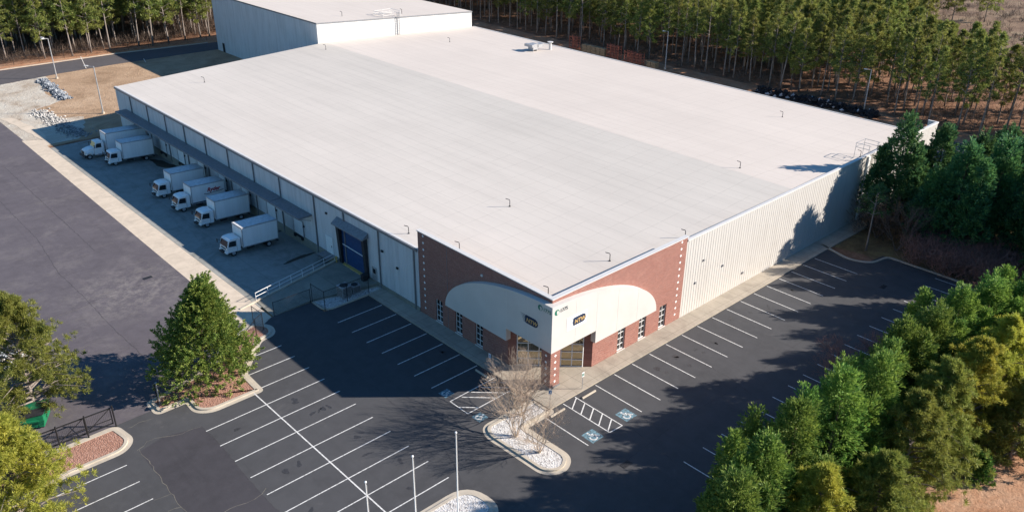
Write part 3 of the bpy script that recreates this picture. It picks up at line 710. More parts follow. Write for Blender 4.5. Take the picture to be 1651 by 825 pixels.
# 45 degree brick returns of the entrance
b.quad((5.9, 0, 0.1), (5.25, 0.65, 0.1), (5.25, 0.65, 4.6), (5.9, 0, 4.6)); b.quad((0, 5.9, 0.1), (0.65, 5.25, 0.1), (0.65, 5.25, 4.6), (0, 5.9, 4.6))
b.build('brick_wall', 'brick', wh, fix=False)
b = MB(); b.add([(0.02, 0.02, 4.6), (5.9, 0.02, 4.6), (0.02, 5.9, 4.6)], [(0, 1, 2)]); b.build('soffit', 'fascia', wh, fix=False)
b = MB()
for p0, p1 in (((-0.1, -0.1), (20.3, 0.42)), ((-0.1, 0.425), (0.42, 20.3))): b.box((*p0, ZP), (*p1, ZP+0.09))
b.build('brick_coping', 'coping', wh)
b = MB(); b.box((-0.01, 15.28, 0.14), (0.01, 15.33, ZP-0.02)); b.build('control_joint', 'greymetal', wh)
# column under the corner
b = MB()
b.quad((0.0, 0.0, 0.1), (1.25, 0.0, 0.1), (1.25, 0.0, 4.85), (0.0, 0.0, 4.85)); b.quad((0, 0, 0.1), (0, 1.25, 0.1), (0, 1.25, 4.85), (0, 0, 4.85))
b.quad((1.25, 0, 0.1), (1.25, 1.25, 0.1), (1.25, 1.25, 4.85), (1.25, 0, 4.85)); b.quad((0, 1.25, 0.1), (1.25, 1.25, 0.1), (1.25, 1.25, 4.85), (0, 1.25, 4.85))
b.build('column', 'brick', wh, fix=False)
b = MB(); b.box((-0.06, -0.06, 0.1), (1.3, 1.3, 0.32)); b.build('column_base', 'greymetal', wh)
# pale diamond tiles
def diam(u, z, plane, s=0.16):
    b = MB(); q = [(u-s, z), (u, z-s), (u+s, z), (u, z+s)]
    b.quad(*[((-0.012, a, c) if plane == 'x' else (a, -0.012, c)) for a, c in q])
    b.build('diamond_tile', 'signwhite', wh, fix=False)
for i in range(12): diam(19.25, 0.95+0.79*i, 'x'); diam(19.25, 0.95+0.79*i, 'y')
for i in range(6): diam(0.62, 0.85+0.72*i, 'x'); diam(0.62, 0.85+0.72*i, 'y')
# arched fascia on both faces
def arch(flip):
    pts = [(-0.6, 4.72), (5.55, 4.72), (5.55, 3.32), (15.0, 3.32)]
    n_ = 28
    for i in range(1, n_+1):
        t = i/n_*math.pi/2; pts.append((-0.6+15.6*math.cos(t), 3.32+6.28*math.sin(t)))
    b = MB()
    f = lambda a, z, d: (d, a, z) if flip else (a, d, z)
    n_ = len(pts); vs = [f(a, z, -0.6) for a, z in pts]+[f(max(a, -0.002), z, -0.004) for a, z in pts]
    b.add(vs, [tuple(range(n_)), tuple(range(2*n_-1, n_-1, -1))]+[(i, n_+i, n_+i+1, i+1) for i in range(n_-1)])
    return b.build('arched_fascia', 'fascia', wh)
arch(False); arch(True)
for fl in (0, 1):
    for a in (2.6, 5.56, 8.7, 11.8):
        b = MB()
        z1 = 3.32+6.28*math.sqrt(max(0, 1-((a+0.6)/15.6)**2))-0.05
        z0 = 4.8 if a < 5.5 else 3.4
        if fl: b.box((-0.608, a-0.012, z0), (-0.6, a+0.012, z1))
        else: b.box((a-0.012, -0.608, z0), (a+0.012, -0.6, z1))
        b.build('fascia_joint', 'coping', wh)
# windows
def window(a0, a1, plane):
    m = (a0+a1)/2; b = MB(); F = lambda u, d, z: (d, u, z) if plane == 'x' else (u, d, z)
    def bar(u0, u1, z0, z1): b.box(F(u0, 0.13, z0), F(u1, 0.20, z1))
    bar(a0, a0+0.06, 0.22, 2.92); bar(a1-0.06, a1, 0.22, 2.92)
    bar(a0+0.062, a1-0.062, 0.22, 0.30); bar(a0+0.062, a1-0.062, 2.84, 2.92); bar(m-0.022, m+0.022, 0.302, 2.838)
    for i in range(1, 4):
        z = 0.22+2.7*i/4; bar(a0+0.062, m-0.024, z-0.022, z+0.022); bar(m+0.024, a1-0.062, z-0.022, z+0.022)
    f = b.build('window', 'whitemetal', wh)
    b = MB(); b.quad(F(a0, 0.18, 0.22), F(a1, 0.18, 0.22), F(a1, 0.18, 2.92), F(a0, 0.18, 2.92)); b.build('pane', 'glass', f, fix=False)
    b = MB(); b.box(F(a0-0.05, -0.06, 0.14), F(a1+0.05, 0.14, 0.218)); b.build('sill', 'coping', f)
for a in WL: window(*a, 'x')
for a in WRt: window(*a, 'y')
# diagonal glazed entrance
sf = MB(); A_ = Vector((5.25, 0.65)); B_ = Vector((0.65, 5.25)); dd = (B_-A_).normalized(); nv = Vector((-1, -1)).normalized()
def P2(t, z, o_=0): p = A_+dd*t*(B_-A_).length+nv*o_; return (p.x, p.y, z)
NV = 6
for i in range(NV+1): sf.beam(P2(i/NV, 0.13, 0.05), P2(i/NV, 4.6, 0.05), 0.07, 0.07)
for z in (0.17, 0.95, 1.85, 2.75, 3.65, 4.55): sf.beam(P2(0, z, 0.053), P2(1, z, 0.053), 0.06, 0.075)
s_ = sf.build('storefront', 'whitemetal', wh)
b = MB(); b.quad(P2(0, 0.13), P2(1, 0.13), P2(1, 4.6), P2(0, 4.6)); b.build('glazing', 'bronze', s_)
# dock canopy
b = MB()
for y0, y1, dz in ((42.3, 49.75, 0.0), (49.77, 76.2, 0.04), (76.22, 103.0, 0.02)):
    b.extr([(-0.08, 4.42+dz), (-2.0, 4.38+dz), (-2.0, 4.62+dz), (-0.08, 4.62+dz)], y0, y1)
b.build('dock_canopy', 'greymetal', wh)
y = 42.6
while y < 103: b = MB(); b.beam((-0.1, y, 3.7), (-1.8, y, 4.36), 0.06); b.build('canopy_bracket', 'greymetal', wh); y += 7.18
# downspouts
for y in (20.9, 27.6, 34.75, 41.45, 49.95, 57.1, 64.6, 71.8, 79.0, 86.0, 93.1, 100.2):
    b = MB(); b.box((-0.19, y-0.07, 0.0 if y < 30 else -0.45), (-0.05, y+0.07, ZE-0.285)); b.build('downspout', 'greymetal' if y > 42 else 'gutter', wh)
# dock doors
for y in (46.05, 53.15, 60.4, 67.6, 74.6, 81.8, 88.75, 96.0):
    b = MB(); b.box((-0.085, y-1.15, 0.62), (-0.05, y+1.15, 2.72))
    for i in range(1, 5): b.box((-0.10, y-1.15, 0.62+0.42*i-0.015), (-0.087, y+1.15, 0.62+0.42*i+0.015))
    d_ = b.build('dock_door', 'whitedoor', wh)
    b = MB(); b.box((-0.14, y-1.27, 0.6), (-0.05, y-1.153, 2.84)); b.box((-0.14, y+1.153, 0.6), (-0.05, y+1.27, 2.84)); b.box((-0.14, y-1.15, 2.723), (-0.05, y+1.15, 2.84)); b.build('door_frame', 'galv', d_)
    b = MB(); b.box((-0.32, y-1.1, 0.12), (-0.11, y-0.75, 0.55)); b.box((-0.32, y+0.75, 0.12), (-0.11, y+1.1, 0.55)); b.box((-0.26, y-0.7, 0.35), (-0.11, y+0.7, 0.57)); b.build('dock_bumper', 'black', d_)
    b = MB(); b.box((-0.22, y-1.55, 2.1), (-0.06, y-1.4, 2.32)); b.build('dock_light', 'dark', d_)
# white personnel door
b = MB(); b.box((-0.09, 37.75, 0.62), (-0.05, 39.35, 2.95)); d_ = b.build('personnel_door', 'whitemetal', wh)
b = MB(); b.box((-0.13, 38.0, 1.55), (-0.092, 38.1, 1.8)); b.build('handle', 'dark', d_)
b = MB(); b.box((-1.3, 37.5, 0.45), (-0.11, 39.7, 0.58)); b.box((-1.3, 38.9, 0.1), (-0.5, 39.9, 0.25)); b.build('door_landing', 'greymetal', wh)
# big blue drive-in door in its dark shelter
b = MB(); b.box((-0.09, 30.55, 0.46), (-0.06, 35.45, 5.6))
for i in range(1, 9): b.box((-0.11, 30.55, 0.46+0.57*i-0.02), (-0.092, 35.45, 0.46+0.57*i+0.02))
bd = b.build('drive_in_door', 'bluedoor', wh)
for y0, y1 in ((30.0, 30.54), (35.46, 36.0)): b = MB(); b.extr([(-0.05, 0.46), (-0.35, 0.46), (-0.6, 5.75), (-0.05, 5.75)], y0, y1); b.build('door_shelter', 'dark', bd)
b = MB(); b.extr([(-0.05, 5.76), (-0.95, 5.60), (-0.95, 5.72), (-0.05, 6.35)], 29.7, 36.3); b.build('door_hood', 'greymetal', bd)
b = MB(); b.beam((-0.16, 35.3, 3.1), (-0.16, 30.7, 3.0), 0.08); b.build('door_bar', 'whitemetal', bd)
b = MB(); b.box((-0.45, 31.0, 0.30), (-0.11, 35.2, 0.56)); b.build('door_threshold', 'yellow', bd)
# grey man door and light
b = MB(); b.box((-0.09, 28.45, 0.16), (-0.05, 29.35, 2.3)); d_ = b.build('man_door', 'galv', wh)
b = MB(); b.box((-0.1, 28.62, 1.5), (-0.092, 29.15, 2.1)); b.build('door_window', 'glass', d_)
for (y, z) in ((26.8, 5.0), (24.0, 3.9), (38.5, 5.9)):
    b = MB(); b.box((-0.2, y, z), (-0.05, y+0.3, z+0.22)); b.build('wall_light', 'dark', wh)
b = MB(); b.box((-0.12, 9.6, 8.6), (0.0, 9.85, 8.8)); b.build('wall_light', 'coping', wh)
for x, z in ((23.5, 6.0), (22.4, 3.6), (27.5, 4.0), (32.0, 1.5)):
    b = MB(); b.box((x, -0.15, z), (x+0.22, -0.03, z+0.25)); b.build('wall_box', 'galv', wh)
# lettering ------------------------------------------------------------
def text(s, size, mat, parent, loc, plane, name='lettering', shear=0.0, bold=0.0, thick=0.01):
    cu = bpy.data.curves.new(name, 'FONT'); cu.body = s; cu.size = size; cu.extrude = thick; cu.offset = bold; cu.shear = shear
    cu.resolution_u = 3
    t = bpy.data.objects.new(name, cu); C.objects.link(t)
    dg = bpy.context.evaluated_depsgraph_get(); me = bpy.data.meshes.new_from_object(t.evaluated_get(dg))
    bpy.data.objects.remove(t); bpy.data.curves.remove(cu)
    me.materials.clear(); me.materials.append(M[mat])
    o = bpy.data.objects.new(name, me); C.objects.link(o)
    if parent: o.parent = parent
    if plane == 'y': o.rotation_euler = (R(90), 0, 0)                 # faces -y, reads along +x
    else: o.rotation_euler = (R(90), 0, R(-90))                        # faces -x, reads along -y
    o.location = loc; return o
def logo(plane):
    # local (u along reading direction, z); on plane y: x=u ; on plane x: y=-u
    F = (lambda u, z, d: (u, -0.6-d, z)) if plane == 'y' else (lambda u, z, d: (-0.6-d, -u, z))
    u0 = 1.35 if plane == 'y' else -3.75
    b = MB(); b.add([F(u0, 6.35, .02), F(u0+2.75, 6.35, .02), F(u0+2.75, 7.75, .02), F(u0, 7.75, .02)], [(0, 1, 2, 3)])
    sg = b.build('sign_panel', 'signwhite' if plane == 'y' else 'fascia', wh, fix=False)
    b = MB(); zc = 7.05; r_ = 0.44
    pts = [(u0+1.0, zc-r_), (u0+2.15, zc-r_)]+[(u0+2.15+r_*math.sin(t), zc-r_*math.cos(t)) for t in [math.pi*i/10 for i in range(1, 10)]]+[(u0+2.15, zc+r_), (u0+1.0, zc+r_)]
    pts += [(u0+0.95+0.12*math.cos(t), zc+r_*math.sin(t)) for t in [math.pi/2+math.pi*i/6 for i in range(1, 6)]]
    b.add([F(u, z, .035) for u, z in pts], [tuple(range(len(pts)))])
    for i in range(6):
        z = zc+r_-0.07-i*0.148; l_ = 0.85-0.10*i
        b.add([F(u0+0.9-l_, z+0.05, .035), F(u0+0.85, z-0.035, .035), F(u0+0.85, z+0.03, .035)], [(0, 1, 2)])
    b.build('emblem', 'navy', sg, fix=False)
    t0 = (u0+1.02, -0.645, zc-0.25) if plane == 'y' else (-0.645, -(u0+1.02), zc-0.25)
    text('NTW', 0.60, 'gold', sg, t0, plane, shear=0.15, bold=0.012)
    # street number with a round green emblem
    e0 = -0.30 if plane == 'y' else -1.25
    b = MB(); cx_ = e0+0.30; cz = 9.0-(0.08 if plane == 'y' else 0)
    pts = [(cx_+0.3*math.cos(t), cz+0.3*math.sin(t)) for t in [2*math.pi*i/20 for i in range(20)]]
    b.mat(0); b.add([F(u, z, .02) for u, z in pts], [tuple(range(20))]); b.mat(1)
    pts = [(cx_+0.19*math.cos(t)+0.05, cz+0.21*math.sin(t)-0.04) for t in [-1.9+2*math.pi*i/20 for i in range(14)]]
    b.add([F(u, z, .03) for u, z in pts], [tuple(range(14))])
    b.build('round_emblem', ['signgreen', 'fascia'], wh, fix=False)
    text('1775', 0.52, 'numtxt' if plane == 'y' else 'signgreen', wh, (e0+0.68, -0.625, 8.78) if plane == 'y' else (-0.625, -(e0+0.68), 8.82), plane, 'street_number')
logo('y'); logo('x')
# roof fittings
def gooseneck(x, y, h=0.75):
    z = roofz(x)-0.02; b = MB(); b.tube([(x, y, z), (x, y, z+h), (x-0.02, y+0.05, z+h+0.12), (x-0.35, y+0.35, z+h+0.25)], 0.042, 8)
    b.tube([(x, y, z), (x, y, z+0.12)], [0.16, 0.07], 8); b.build('vent_pipe', 'dark', roof)
for p in [(14.4,21.3),(12.5,4.0),(43.6,9.1),(71.6,19.7),(12.2,97.7),(64.9,94.6),(3.1,17.0),(22.3,1.8),(3.1,3.6),(39.3,101.7),(1.6,24.0),(62,1.9)]: gooseneck(*p)
z = roofz(74)
b = MB(); b.box((73.3, 78.0, z+0.35), (74.6, 79.5, z+1.5)); b.box((72.6, 77.6, z+1.0), (73.28, 79.9, z+1.5)); b.box((73.4, 78.1, z-0.1), (73.5, 79.4, z+0.35)); b.box((74.4, 78.1, z-0.1), (74.5, 79.4, z+0.35)); b.box((74.65, 77.9, z+0.7), (76.2, 79.3, z+1.3)); b.build('rooftop_unit', 'galv', roof)
z = roofz(78); b = MB(); b.tube([(78, 77.8, z-0.1), (78, 77.8, z+1.5)], 0.28, 10); b.tube([(78, 77.8, z+1.5), (78, 77.8, z+1.62)], 0.6, 10); b.build('exhaust_stack', 'coping', roof)
# caged roof ladder
b = MB()
for x in (61.6, 62.1): b.beam((x, -0.4, 0.3), (x, -0.4, ZM+1.1), 0.06)
z = 0.5
while z < ZM: b.beam((61.6, -0.4, z), (62.1, -0.4, z), 0.035); z += 0.3
ld = b.build('roof_ladder', 'galv', wh)
b = MB(); z = 2.4
while z < ZM+1.1:
    pr = [(61.5, -0.4), (61.45, -0.85), (61.65, -1.15), (62.05, -1.15), (62.25, -0.85), (62.2, -0.4)]
    for p, q in zip(pr[:-1], pr[1:]): b.beam((*p, z), (*q, z), 0.04)
    z += 0.75
for p in [(61.45, -0.85), (61.65, -1.15), (61.85, -1.17), (62.05, -1.15), (62.25, -0.85)]: b.beam((*p, 2.4), (*p, ZM+1.1), 0.03)
b.build('ladder_cage', 'galv', ld)
b = MB()
for z in (ZM+0.5, ZM+1.05):
    b.beam((60.7, 0.1, z), (60.7, 2.2, z), 0.05); b.beam((63.2, 0.1, z), (63.2, 2.2, z), 0.05); b.beam((60.7, 2.2, z), (63.2, 2.2, z), 0.05); b.beam((62.3, 0.1, z), (63.2, 0.1, z), 0.05)
for p in [(60.7, 0.3), (60.7, 2.2), (63.2, 0.3), (63.2, 2.2)]: b.beam((*p, 8.2), (*p, ZM+1.08), 0.05)
b.build('roof_guardrail', 'galv', wh)

# ============================================================ TALL BLOCK
tb = thing('tall_warehouse_block', 'taller pale warehouse block rising behind the far end of the big roof', 'warehouse')
X0, X1, Y0, Y1 = 40.7, 81.4, L+0.02, 154.0
zt = lambda x: 13.4-(x-X0)/(X1-X0)*2.5
b = MB()
b.quad((X0, Y0, -0.1), (X1, Y0, -0.1), (X1, Y0, zt(X1)), (X0, Y0, zt(X0))); b.build('front_wall', 'panelT', tb, fix=False)
b = MB(); ribs(b, Y0, Y1, 0.5, 0.05, -0.1, lambda a: zt(X0), 'x', -1)
for i in range(len(b.v)): b.v[i] = (b.v[i][0]+X0, b.v[i][1], b.v[i][2])
b.build('side_wall', 'panelL', tb, fix=False)
b = MB(); b.quad((X0, Y1, -0.1), (X1, Y1, -0.1), (X1, Y1, zt(X1)), (X0, Y1, zt(X0))); b.quad((X1, Y0, -0.1), (X1, Y1, -0.1), (X1, Y1, zt(X1)), (X1, Y0, zt(X1))); b.build('rear_wall', 'panelT', tb, fix=False)
b = MB(); b.quad((X0-0.1, Y0-0.1, zt(X0)+0.012), (X1+0.1, Y0-0.1, zt(X1)+0.01), (X1+0.1, Y1, zt(X1)+0.01), (X0-0.1, Y1, zt(X0)+0.012)); rt = b.build('roof', 'roofR', tb, fix=False)
b = MB(); b.add([(X0-0.12, Y0-0.12, zt(X0)-0.22), (X1+0.1, Y0-0.12, zt(X1)-0.22), (X1+0.1, Y0-0.12, zt(X1)+0.03), (X0-0.12, Y0-0.12, zt(X0)+0.03)], [(0, 1, 2, 3)])
b.add([(X0-0.13, Y0-0.12, zt(X0)-0.25), (X0-0.13, Y1, zt(X0)-0.25), (X0-0.13, Y1, zt(X0)+0.04), (X0-0.13, Y0-0.12, zt(X0)+0.04)], [(0, 1, 2, 3)]); b.build('gutter', 'greymetal', tb, fix=False)
b = MB(); x = 60.2
for q in (x, x+0.5): b.beam((q, Y0-0.35, roofz(x)), (q, Y0-0.35, zt(x)+1.1), 0.09)
z = roofz(x)+0.2
while z < zt(x)+1: b.beam((x, Y0-0.35, z), (x+0.5, Y0-0.35, z), 0.06); z += 0.35
b.build('wall_ladder', 'greymetal', tb)
b = MB()
for z in (0.55, 1.05):
    zz = zt(x)+z
    b.beam((x-3, Y0+0.5, zz), (x-3, Y0+4, zz), 0.07); b.beam((x+1.5, Y0+0.5, zz), (x+1.5, Y0+4, zz), 0.07); b.beam((x-3, Y0+4, zz), (x+1.5, Y0+4, zz), 0.07); b.beam((x-3, Y0+0.5, zz), (x-0.2, Y0+0.5, zz), 0.07)
for p in [(x-3, Y0+.5), (x-3, Y0+4), (x+1.5, Y0+.5), (x+1.5, Y0+4), (x-.9, Y0+4)]: b.beam((*p, zt(x)-0.1), (*p, zt(x)+1.05), 0.07)
b.build('roof_guardrail', 'coping', tb)
for xx, yy in ((50, 112), (64, 110)):
    zz = zt(xx); b = MB(); b.tube([(xx, yy, zz), (xx, yy, zz+0.9), (xx-.3, yy+.2, zz+1.1)], 0.06, 6); b.build('vent_pipe', 'dark', rt)
b = MB(); b.box((X0-0.1, 150.2, 0.0), (X0-0.06, 151.2, 2.1)); b.build('side_door', 'dark', tb)

# ============================================================ TRUCKS
def wheel(par, x, y, z, r, wd, side):
    b = MB(); b.tube([(x, y-wd/2, z), (x, y+wd/2, z)], r, 18); wh_ = b.build('wheel', 'black', par)
    b = MB(); yo = y+side*wd/2
    b.tube([(x, yo-side*0.02, z), (x, yo+side*0.012, z)], r*0.6, 14); b.tube([(x, yo, z), (x, yo+side*0.05, z)], r*0.22, 8)
    b.build('rim', 'galv', wh_); return wh_
def box_truck(label, conv=False, Lb=5.0, H=3.5, name='box_truck'):
    t = thing(name, label, 'truck', group='white box trucks parked at the loading docks')
    zb = 0.95
    b = MB(); b.box((-2.4 if not conv else -2.6, -0.4, 0.55), (Lb-0.1, 0.4, 0.78)); b.box((0.3, -0.95, 0.785), (Lb-0.1, 0.95, zb-0.003)); b.build('chassis', 'dark', t)
    b = MB(); b.box((0, -1.22, zb), (Lb, 1.22, H)); cb = bevel(b.build('cargo_box', 'boxwhite', t), 0.03)
    b = MB(); b.box((0.04, -1.18, H+0.001), (Lb-0.04, 1.18, H+0.012)); b.build('box_roof', 'boxroof', cb)
    b = MB()
    for s_ in (-1, 1):
        b.box((-0.02, s_*1.20, H-0.10), (Lb+0.02, s_*1.245, H+0.03)); b.box((-0.02, s_*1.20, zb-0.06), (Lb+0.02, s_*1.245, zb+0.04))
        for x in (0.0, Lb-0.08): b.box((x-0.01, s_*1.20, zb+0.041), (x+0.09, s_*1.24, H-0.101))
    b.box((-0.05, -1.19, H-0.12), (-0.002, 1.19, H+0.03))
    b.build('corner_rails', 'galv', cb)
    b = MB(); b.box((Lb+0.005, -1.1, zb+0.1), (Lb+0.03, 1.1, H-0.15)); b.build('roll_up_door', 'galv', cb)
    if not conv:
        prof = [(-0.14, 0.55), (-0.14, 2.28), (-0.75, 2.34), (-1.5, 2.26), (-1.72, 2.1), (-1.97, 1.3), (-2.0, 0.55)]
        b = MB(); b.extr(prof, -1.0, 1.0); c_ = bevel(b.build('cab', 'truckwhite', t), 0.05, 2)
        b = MB(); b.quad((-1.985, -0.9, 1.32), (-1.985, 0.9, 1.32), (-1.76, 0.84, 2.06), (-1.76, -0.84, 2.06)); b.build('windscreen', 'glass', c_, fix=False)
        for s_ in (-1, 1):
            y = s_*1.008
            b = MB(); b.quad((-1.82, y, 1.35), (-0.75, y, 1.28), (-0.75, y, 2.02), (-1.62, y, 2.05)); b.build('side_window', 'glass', c_, fix=False)
            b = MB(); b.box((-0.68, y-0.004*s_, 0.62), (-0.66, y+0.004*s_, 2.1)); b.box((-1.86, y-0.004*s_, 1.12), (-0.7, y+0.004*s_, 1.135)); b.build('door_seam', 'dark', c_)
            b = MB(); b.box((-2.03, s_*0.62, 0.82), (-1.99, s_*0.92, 1.0)); b.build('headlight', 'lamp', c_)
            b = MB(); b.beam((-1.85, s_*1.02, 1.75), (-2.15, s_*1.25, 1.8), 0.03); b.box((-2.2, s_*1.16, 1.45), (-2.14, s_*1.34, 1.9)); b.build('mirror', 'black', c_)
        b = MB(); b.box((-2.025, -0.55, 0.98), (-1.995, 0.55, 1.14)); b.build('grille', 'dark', c_)
        b = MB(); b.box((-2.12, -1.0, 0.45), (-1.9, 1.0, 0.72)); bevel(b.build('bumper', 'truckwhite', t), 0.03)
        fx = -1.15
    else:
        prof = [(-0.35, 0.6), (-0.35, 2.55), (-0.6, 2.68), (-1.55, 2.62), (-1.85, 1.85), (-1.9, 0.6)]
        b = MB(); b.extr(prof, -1.0, 1.0); c_ = bevel(b.build('cab', 'truckwhite', t), 0.05, 2)
        b = MB(); b.extr([(-1.88, 0.7), (-1.88, 1.78), (-2.6, 1.66), (-3.3, 1.42), (-3.42, 0.95), (-3.4, 0.7)], -0.85, 0.85); bevel(b.build('hood', 'truckwhite', t), 0.08, 2)
        b = MB(); b.quad((-1.875, -0.88, 1.88), (-1.875, 0.88, 1.88), (-1.60, 0.84, 2.56), (-1.60, -0.84, 2.56)); b.build('windscreen', 'glass', c_, fix=False)
        for s_ in (-1, 1):
            y = s_*1.008
            b = MB(); b.quad((-1.68, y, 1.72), (-0.75, y, 1.72), (-0.75, y, 2.4), (-1.5, y, 2.4)); b.build('side_window', 'glass', c_, fix=False)
            b = MB(); b.beam((-1.7, s_*1.02, 2.2), (-1.9, s_*1.25, 2.2), 0.03); b.box((-1.95, s_*1.16, 1.8), (-1.88, s_*1.34, 2.3)); b.build('mirror', 'black', c_)
            b = MB(); b.extr([(-2.3, 0.75), (-2.4, 1.15), (-2.75, 1.28), (-3.15, 1.15), (-3.3, 0.8), (-3.2, 0.8), (-3.05, 1.08), (-2.75, 1.18), (-2.5, 1.08), (-2.42, 0.75)], s_*0.86, s_*1.18); b.build('wheel_arch', 'truckwhite', t)
            b = MB(); b.box((-3.38, s_*0.86, 0.95), (-3.2, s_*1.1, 1.15)); b.build('headlight', 'lamp', t)
            b = MB(); b.tube([(-0.3, s_*0.8, 0.6), (-1.5, s_*0.8, 0.6)], 0.25, 12); b.build('fuel_tank', 'galv', t)
        b = MB(); b.box((-3.45, -0.6, 0.8), (-3.41, 0.6, 1.3)); b.build('grille', 'dark', t)
        b = MB(); b.box((-3.62, -1.15, 0.42), (-3.42, 1.15, 0.72)); bevel(b.build('bumper', 'dark', t), 0.03)
        fx = -2.75
    for s_ in (-1, 1):
        wheel(t, fx, s_*0.86, 0.40, 0.40, 0.26, s_); wheel(t, Lb-1.3, s_*0.84, 0.40, 0.40, 0.46, s_)
        b = MB(); b.box((Lb-1.9, s_*0.62, 0.35), (Lb-1.86, s_*1.1, 0.8)); b.build('mudflap', 'black', t)
    b = MB(); b.box((0.8, -1.0, 0.45), (1.7, -0.62, 0.8)); b.build('battery_box', 'dark', t)
    b = MB(); b.box((Lb-0.12, -1.1, 0.5), (Lb+0.06, 1.1, 0.62)); b.build('rear_bumper', 'dark', t)
    return t
SL = math.atan(0.62/12.8)
def put(t, x, y, rz=0.0):
    t.location = (x, y, court_z(x, y)); t.rotation_euler = (0, SL, rz)
tk = box_truck('white box truck nearest the blue door, its cab furthest out into the truck court', H=3.55)
put(tk, -7.55, 48.35, 0.02)
t5 = dup(tk, (0, 0, 0), label='plain white box truck just before the red-lettered truck, nearer the blue door'); put(t5, -6.1, 58.85)
t4 = dup(tk, (0, 0, 0), label='white box truck with red script lettering and a dark swoosh on its box'); put(t4, -6.2, 66.0)
b = MB(); cb4 = [c for c in t4.children if c.name.startswith('cargo_box')][0]
text('Ryder', 0.78, 'red', cb4, (2.3, -1.26, 2.35), 'y', 'side_lettering', shear=0.3, bold=0.02)
for p, q in zip([(1.85, 2.15), (2.25, 2.0), (3.2, 2.12), (4.6, 2.22)], [(2.25, 2.0), (3.2, 2.12), (4.6, 2.22), (4.75, 2.3)]): b.beam((p[0], -1.25, p[1]), (q[0], -1.25, q[1]), 0.02, 0.07)
b.build('swoosh', 'navy', cb4)
b = MB(); b.box((0.1, -1.262, 0.99), (4.9, -1.25, 1.12)); b.build('lower_stripe', 'navy', cb4)
t3 = dup(tk, (0, 0, 0), label='plain white box truck just beyond the truck with red lettering'); put(t3, -6.2, 72.7)
t2 = dup(tk, (0, 0, 0), label='white flat-nosed box truck parked right beside the long-hooded truck'); put(t2, -6.4, 90.9)
t1 = box_truck('white box truck with a protruding hood, furthest from the entrance', True, 6.6, 3.9); put(t1, -6.9, 96.3)

# ============================================================ FENCES, POLES, SMALL THINGS
def chain_fence(name, label, pts, h=2.2, z0=0.0, spacing=2.6, group=None, close=0.0):
    t = thing(name, label, 'fence', (pts[0][0], pts[0][1], z0), group=group)
    ox, oy = pts[0]; b = MB(); posts = []
    for p, q in zip(pts[:-1], pts[1:]):
        p = Vector(p)-Vector((ox, oy)); q = Vector(q)-Vector((ox, oy)); k_ = max(1, round((q-p).length/spacing)); d = (q-p).normalized()
        for i in range(k_+1):
            v_ = p.lerp(q, i/k_)
            if not any((v_-w_).length < 0.1 for w_ in posts): posts.append(v_)
        Ln = (q-p).length; s = -h
        def P(a, z): return (p.x+d.x*a, p.y+d.y*a, z)
        st_ = 0.16
        while s < Ln:
            for sg in (1, -1):
                a0, z0_, a1, z1_ = s, 0.05, s+h-0.05, h
                if a0 < 0: z0_ += -a0; a0 = 0
                if a1 > Ln: z1_ -= a1-Ln; a1 = Ln
                if a1 > a0:
                    if sg < 0: A0, A1 = Ln-a0, Ln-a1
                    else: A0, A1 = a0, a1
                    b.quad(P(A0, z0_-0.008), P(A1, z1_-0.008), P(A1, z1_+0.008), P(A0, z0_+0.008))
            s += st_
    b.build('chain_link', 'fencem', t, fix=False)
    for v_ in posts:
        b = MB(); b.tube([(v_.x, v_.y, -0.1), (v_.x, v_.y, h+0.08)], 0.04, 6); b.build('post', 'fencem', t)
    for p, q in zip(pts[:-1], pts[1:]):
        p = (p[0]-ox, p[1]-oy); q = (q[0]-ox, q[1]-oy)
        b = MB(); b.beam((*p, h), (*q, h), 0.045); b.build('rail', 'fencem', t)
    return t
chain_fence('chain_link_fence', 'black chain-link fence round the equipment pad beside the blue door', [(-7.8, 30.1), (-7.7, 27.55), (-4.8, 27.5), (-1.9, 27.5)], 2.3, 0.1, 3.0)
chain_fence('chain_link_gate', 'long low chain-link gate across the concrete apron, ending at the equipment pad', [(-12.5, 30.25), (-7.95, 30.2)], 1.7, 0.02, 4.6)
chain_fence('chain_link_fence', 'short black chain-link fence at the pointed tip of the mulch bed', [(-14.9, 30.4), (-14.8, 28.3), (-16.0, 27.6)], 2.1, 0.02, 2.2)
chain_fence('chain_link_fence', 'black chain-link fence half hidden behind the big round evergreen', [(-16.0, 27.6), (-20.6, 23.9), (-28.4, 23.1)], 2.0, 0.05, 2.8)
chain_fence('chain_link_fence', 'dark chain-link fence along the foot of the left forest beyond the road', [(-22, 170.6), (10, 169.0), (43, 165.2)], 1.8, 0.0, 5.0)
# sliding gate of flat black bars
g0 = thing('sliding_gate', 'black metal sliding gate with diagonal braces behind the lower mulch bed', 'gate', (-39.4, 22.7, 0.0))
b = MB(); GL = 6.7
for z in (0.35, 1.95): b.beam((0, 0, z), (GL, -0.3, z), 0.09)
b.beam((0, -0.25, 1.0), (GL, -0.55, 1.0), 0.06)
for i in range(4): b.beam((GL*i/3, -0.1*i, 0.3), (GL*i/3, -0.1*i, 2.0), 0.07)
b.build('gate_frame', 'fencem', g0)
b = MB()
for i in range(3): b.beam((GL*i/3, -0.1*i, 0.35), (GL*(i+1)/3, -0.1*(i+1), 1.95), 0.05)
b.build('brace', 'fencem', g0)
b = MB()
for i in range(46): x = GL*(i+0.5)/46; b.beam((x, -0.1*x/GL*3, 0.38), (x, -0.1*x/GL*3, 1.93), 0.012)
b.build('pickets', 'fencem', g0)
for x, y in ((2.2, -0.35), (4.5, -0.45), (6.85, -0.5)):
    b = MB(); b.tube([(x, y, -0.1), (x, y, 2.3)], 0.07, 8); b.build('gate_post', 'fencem', g0)
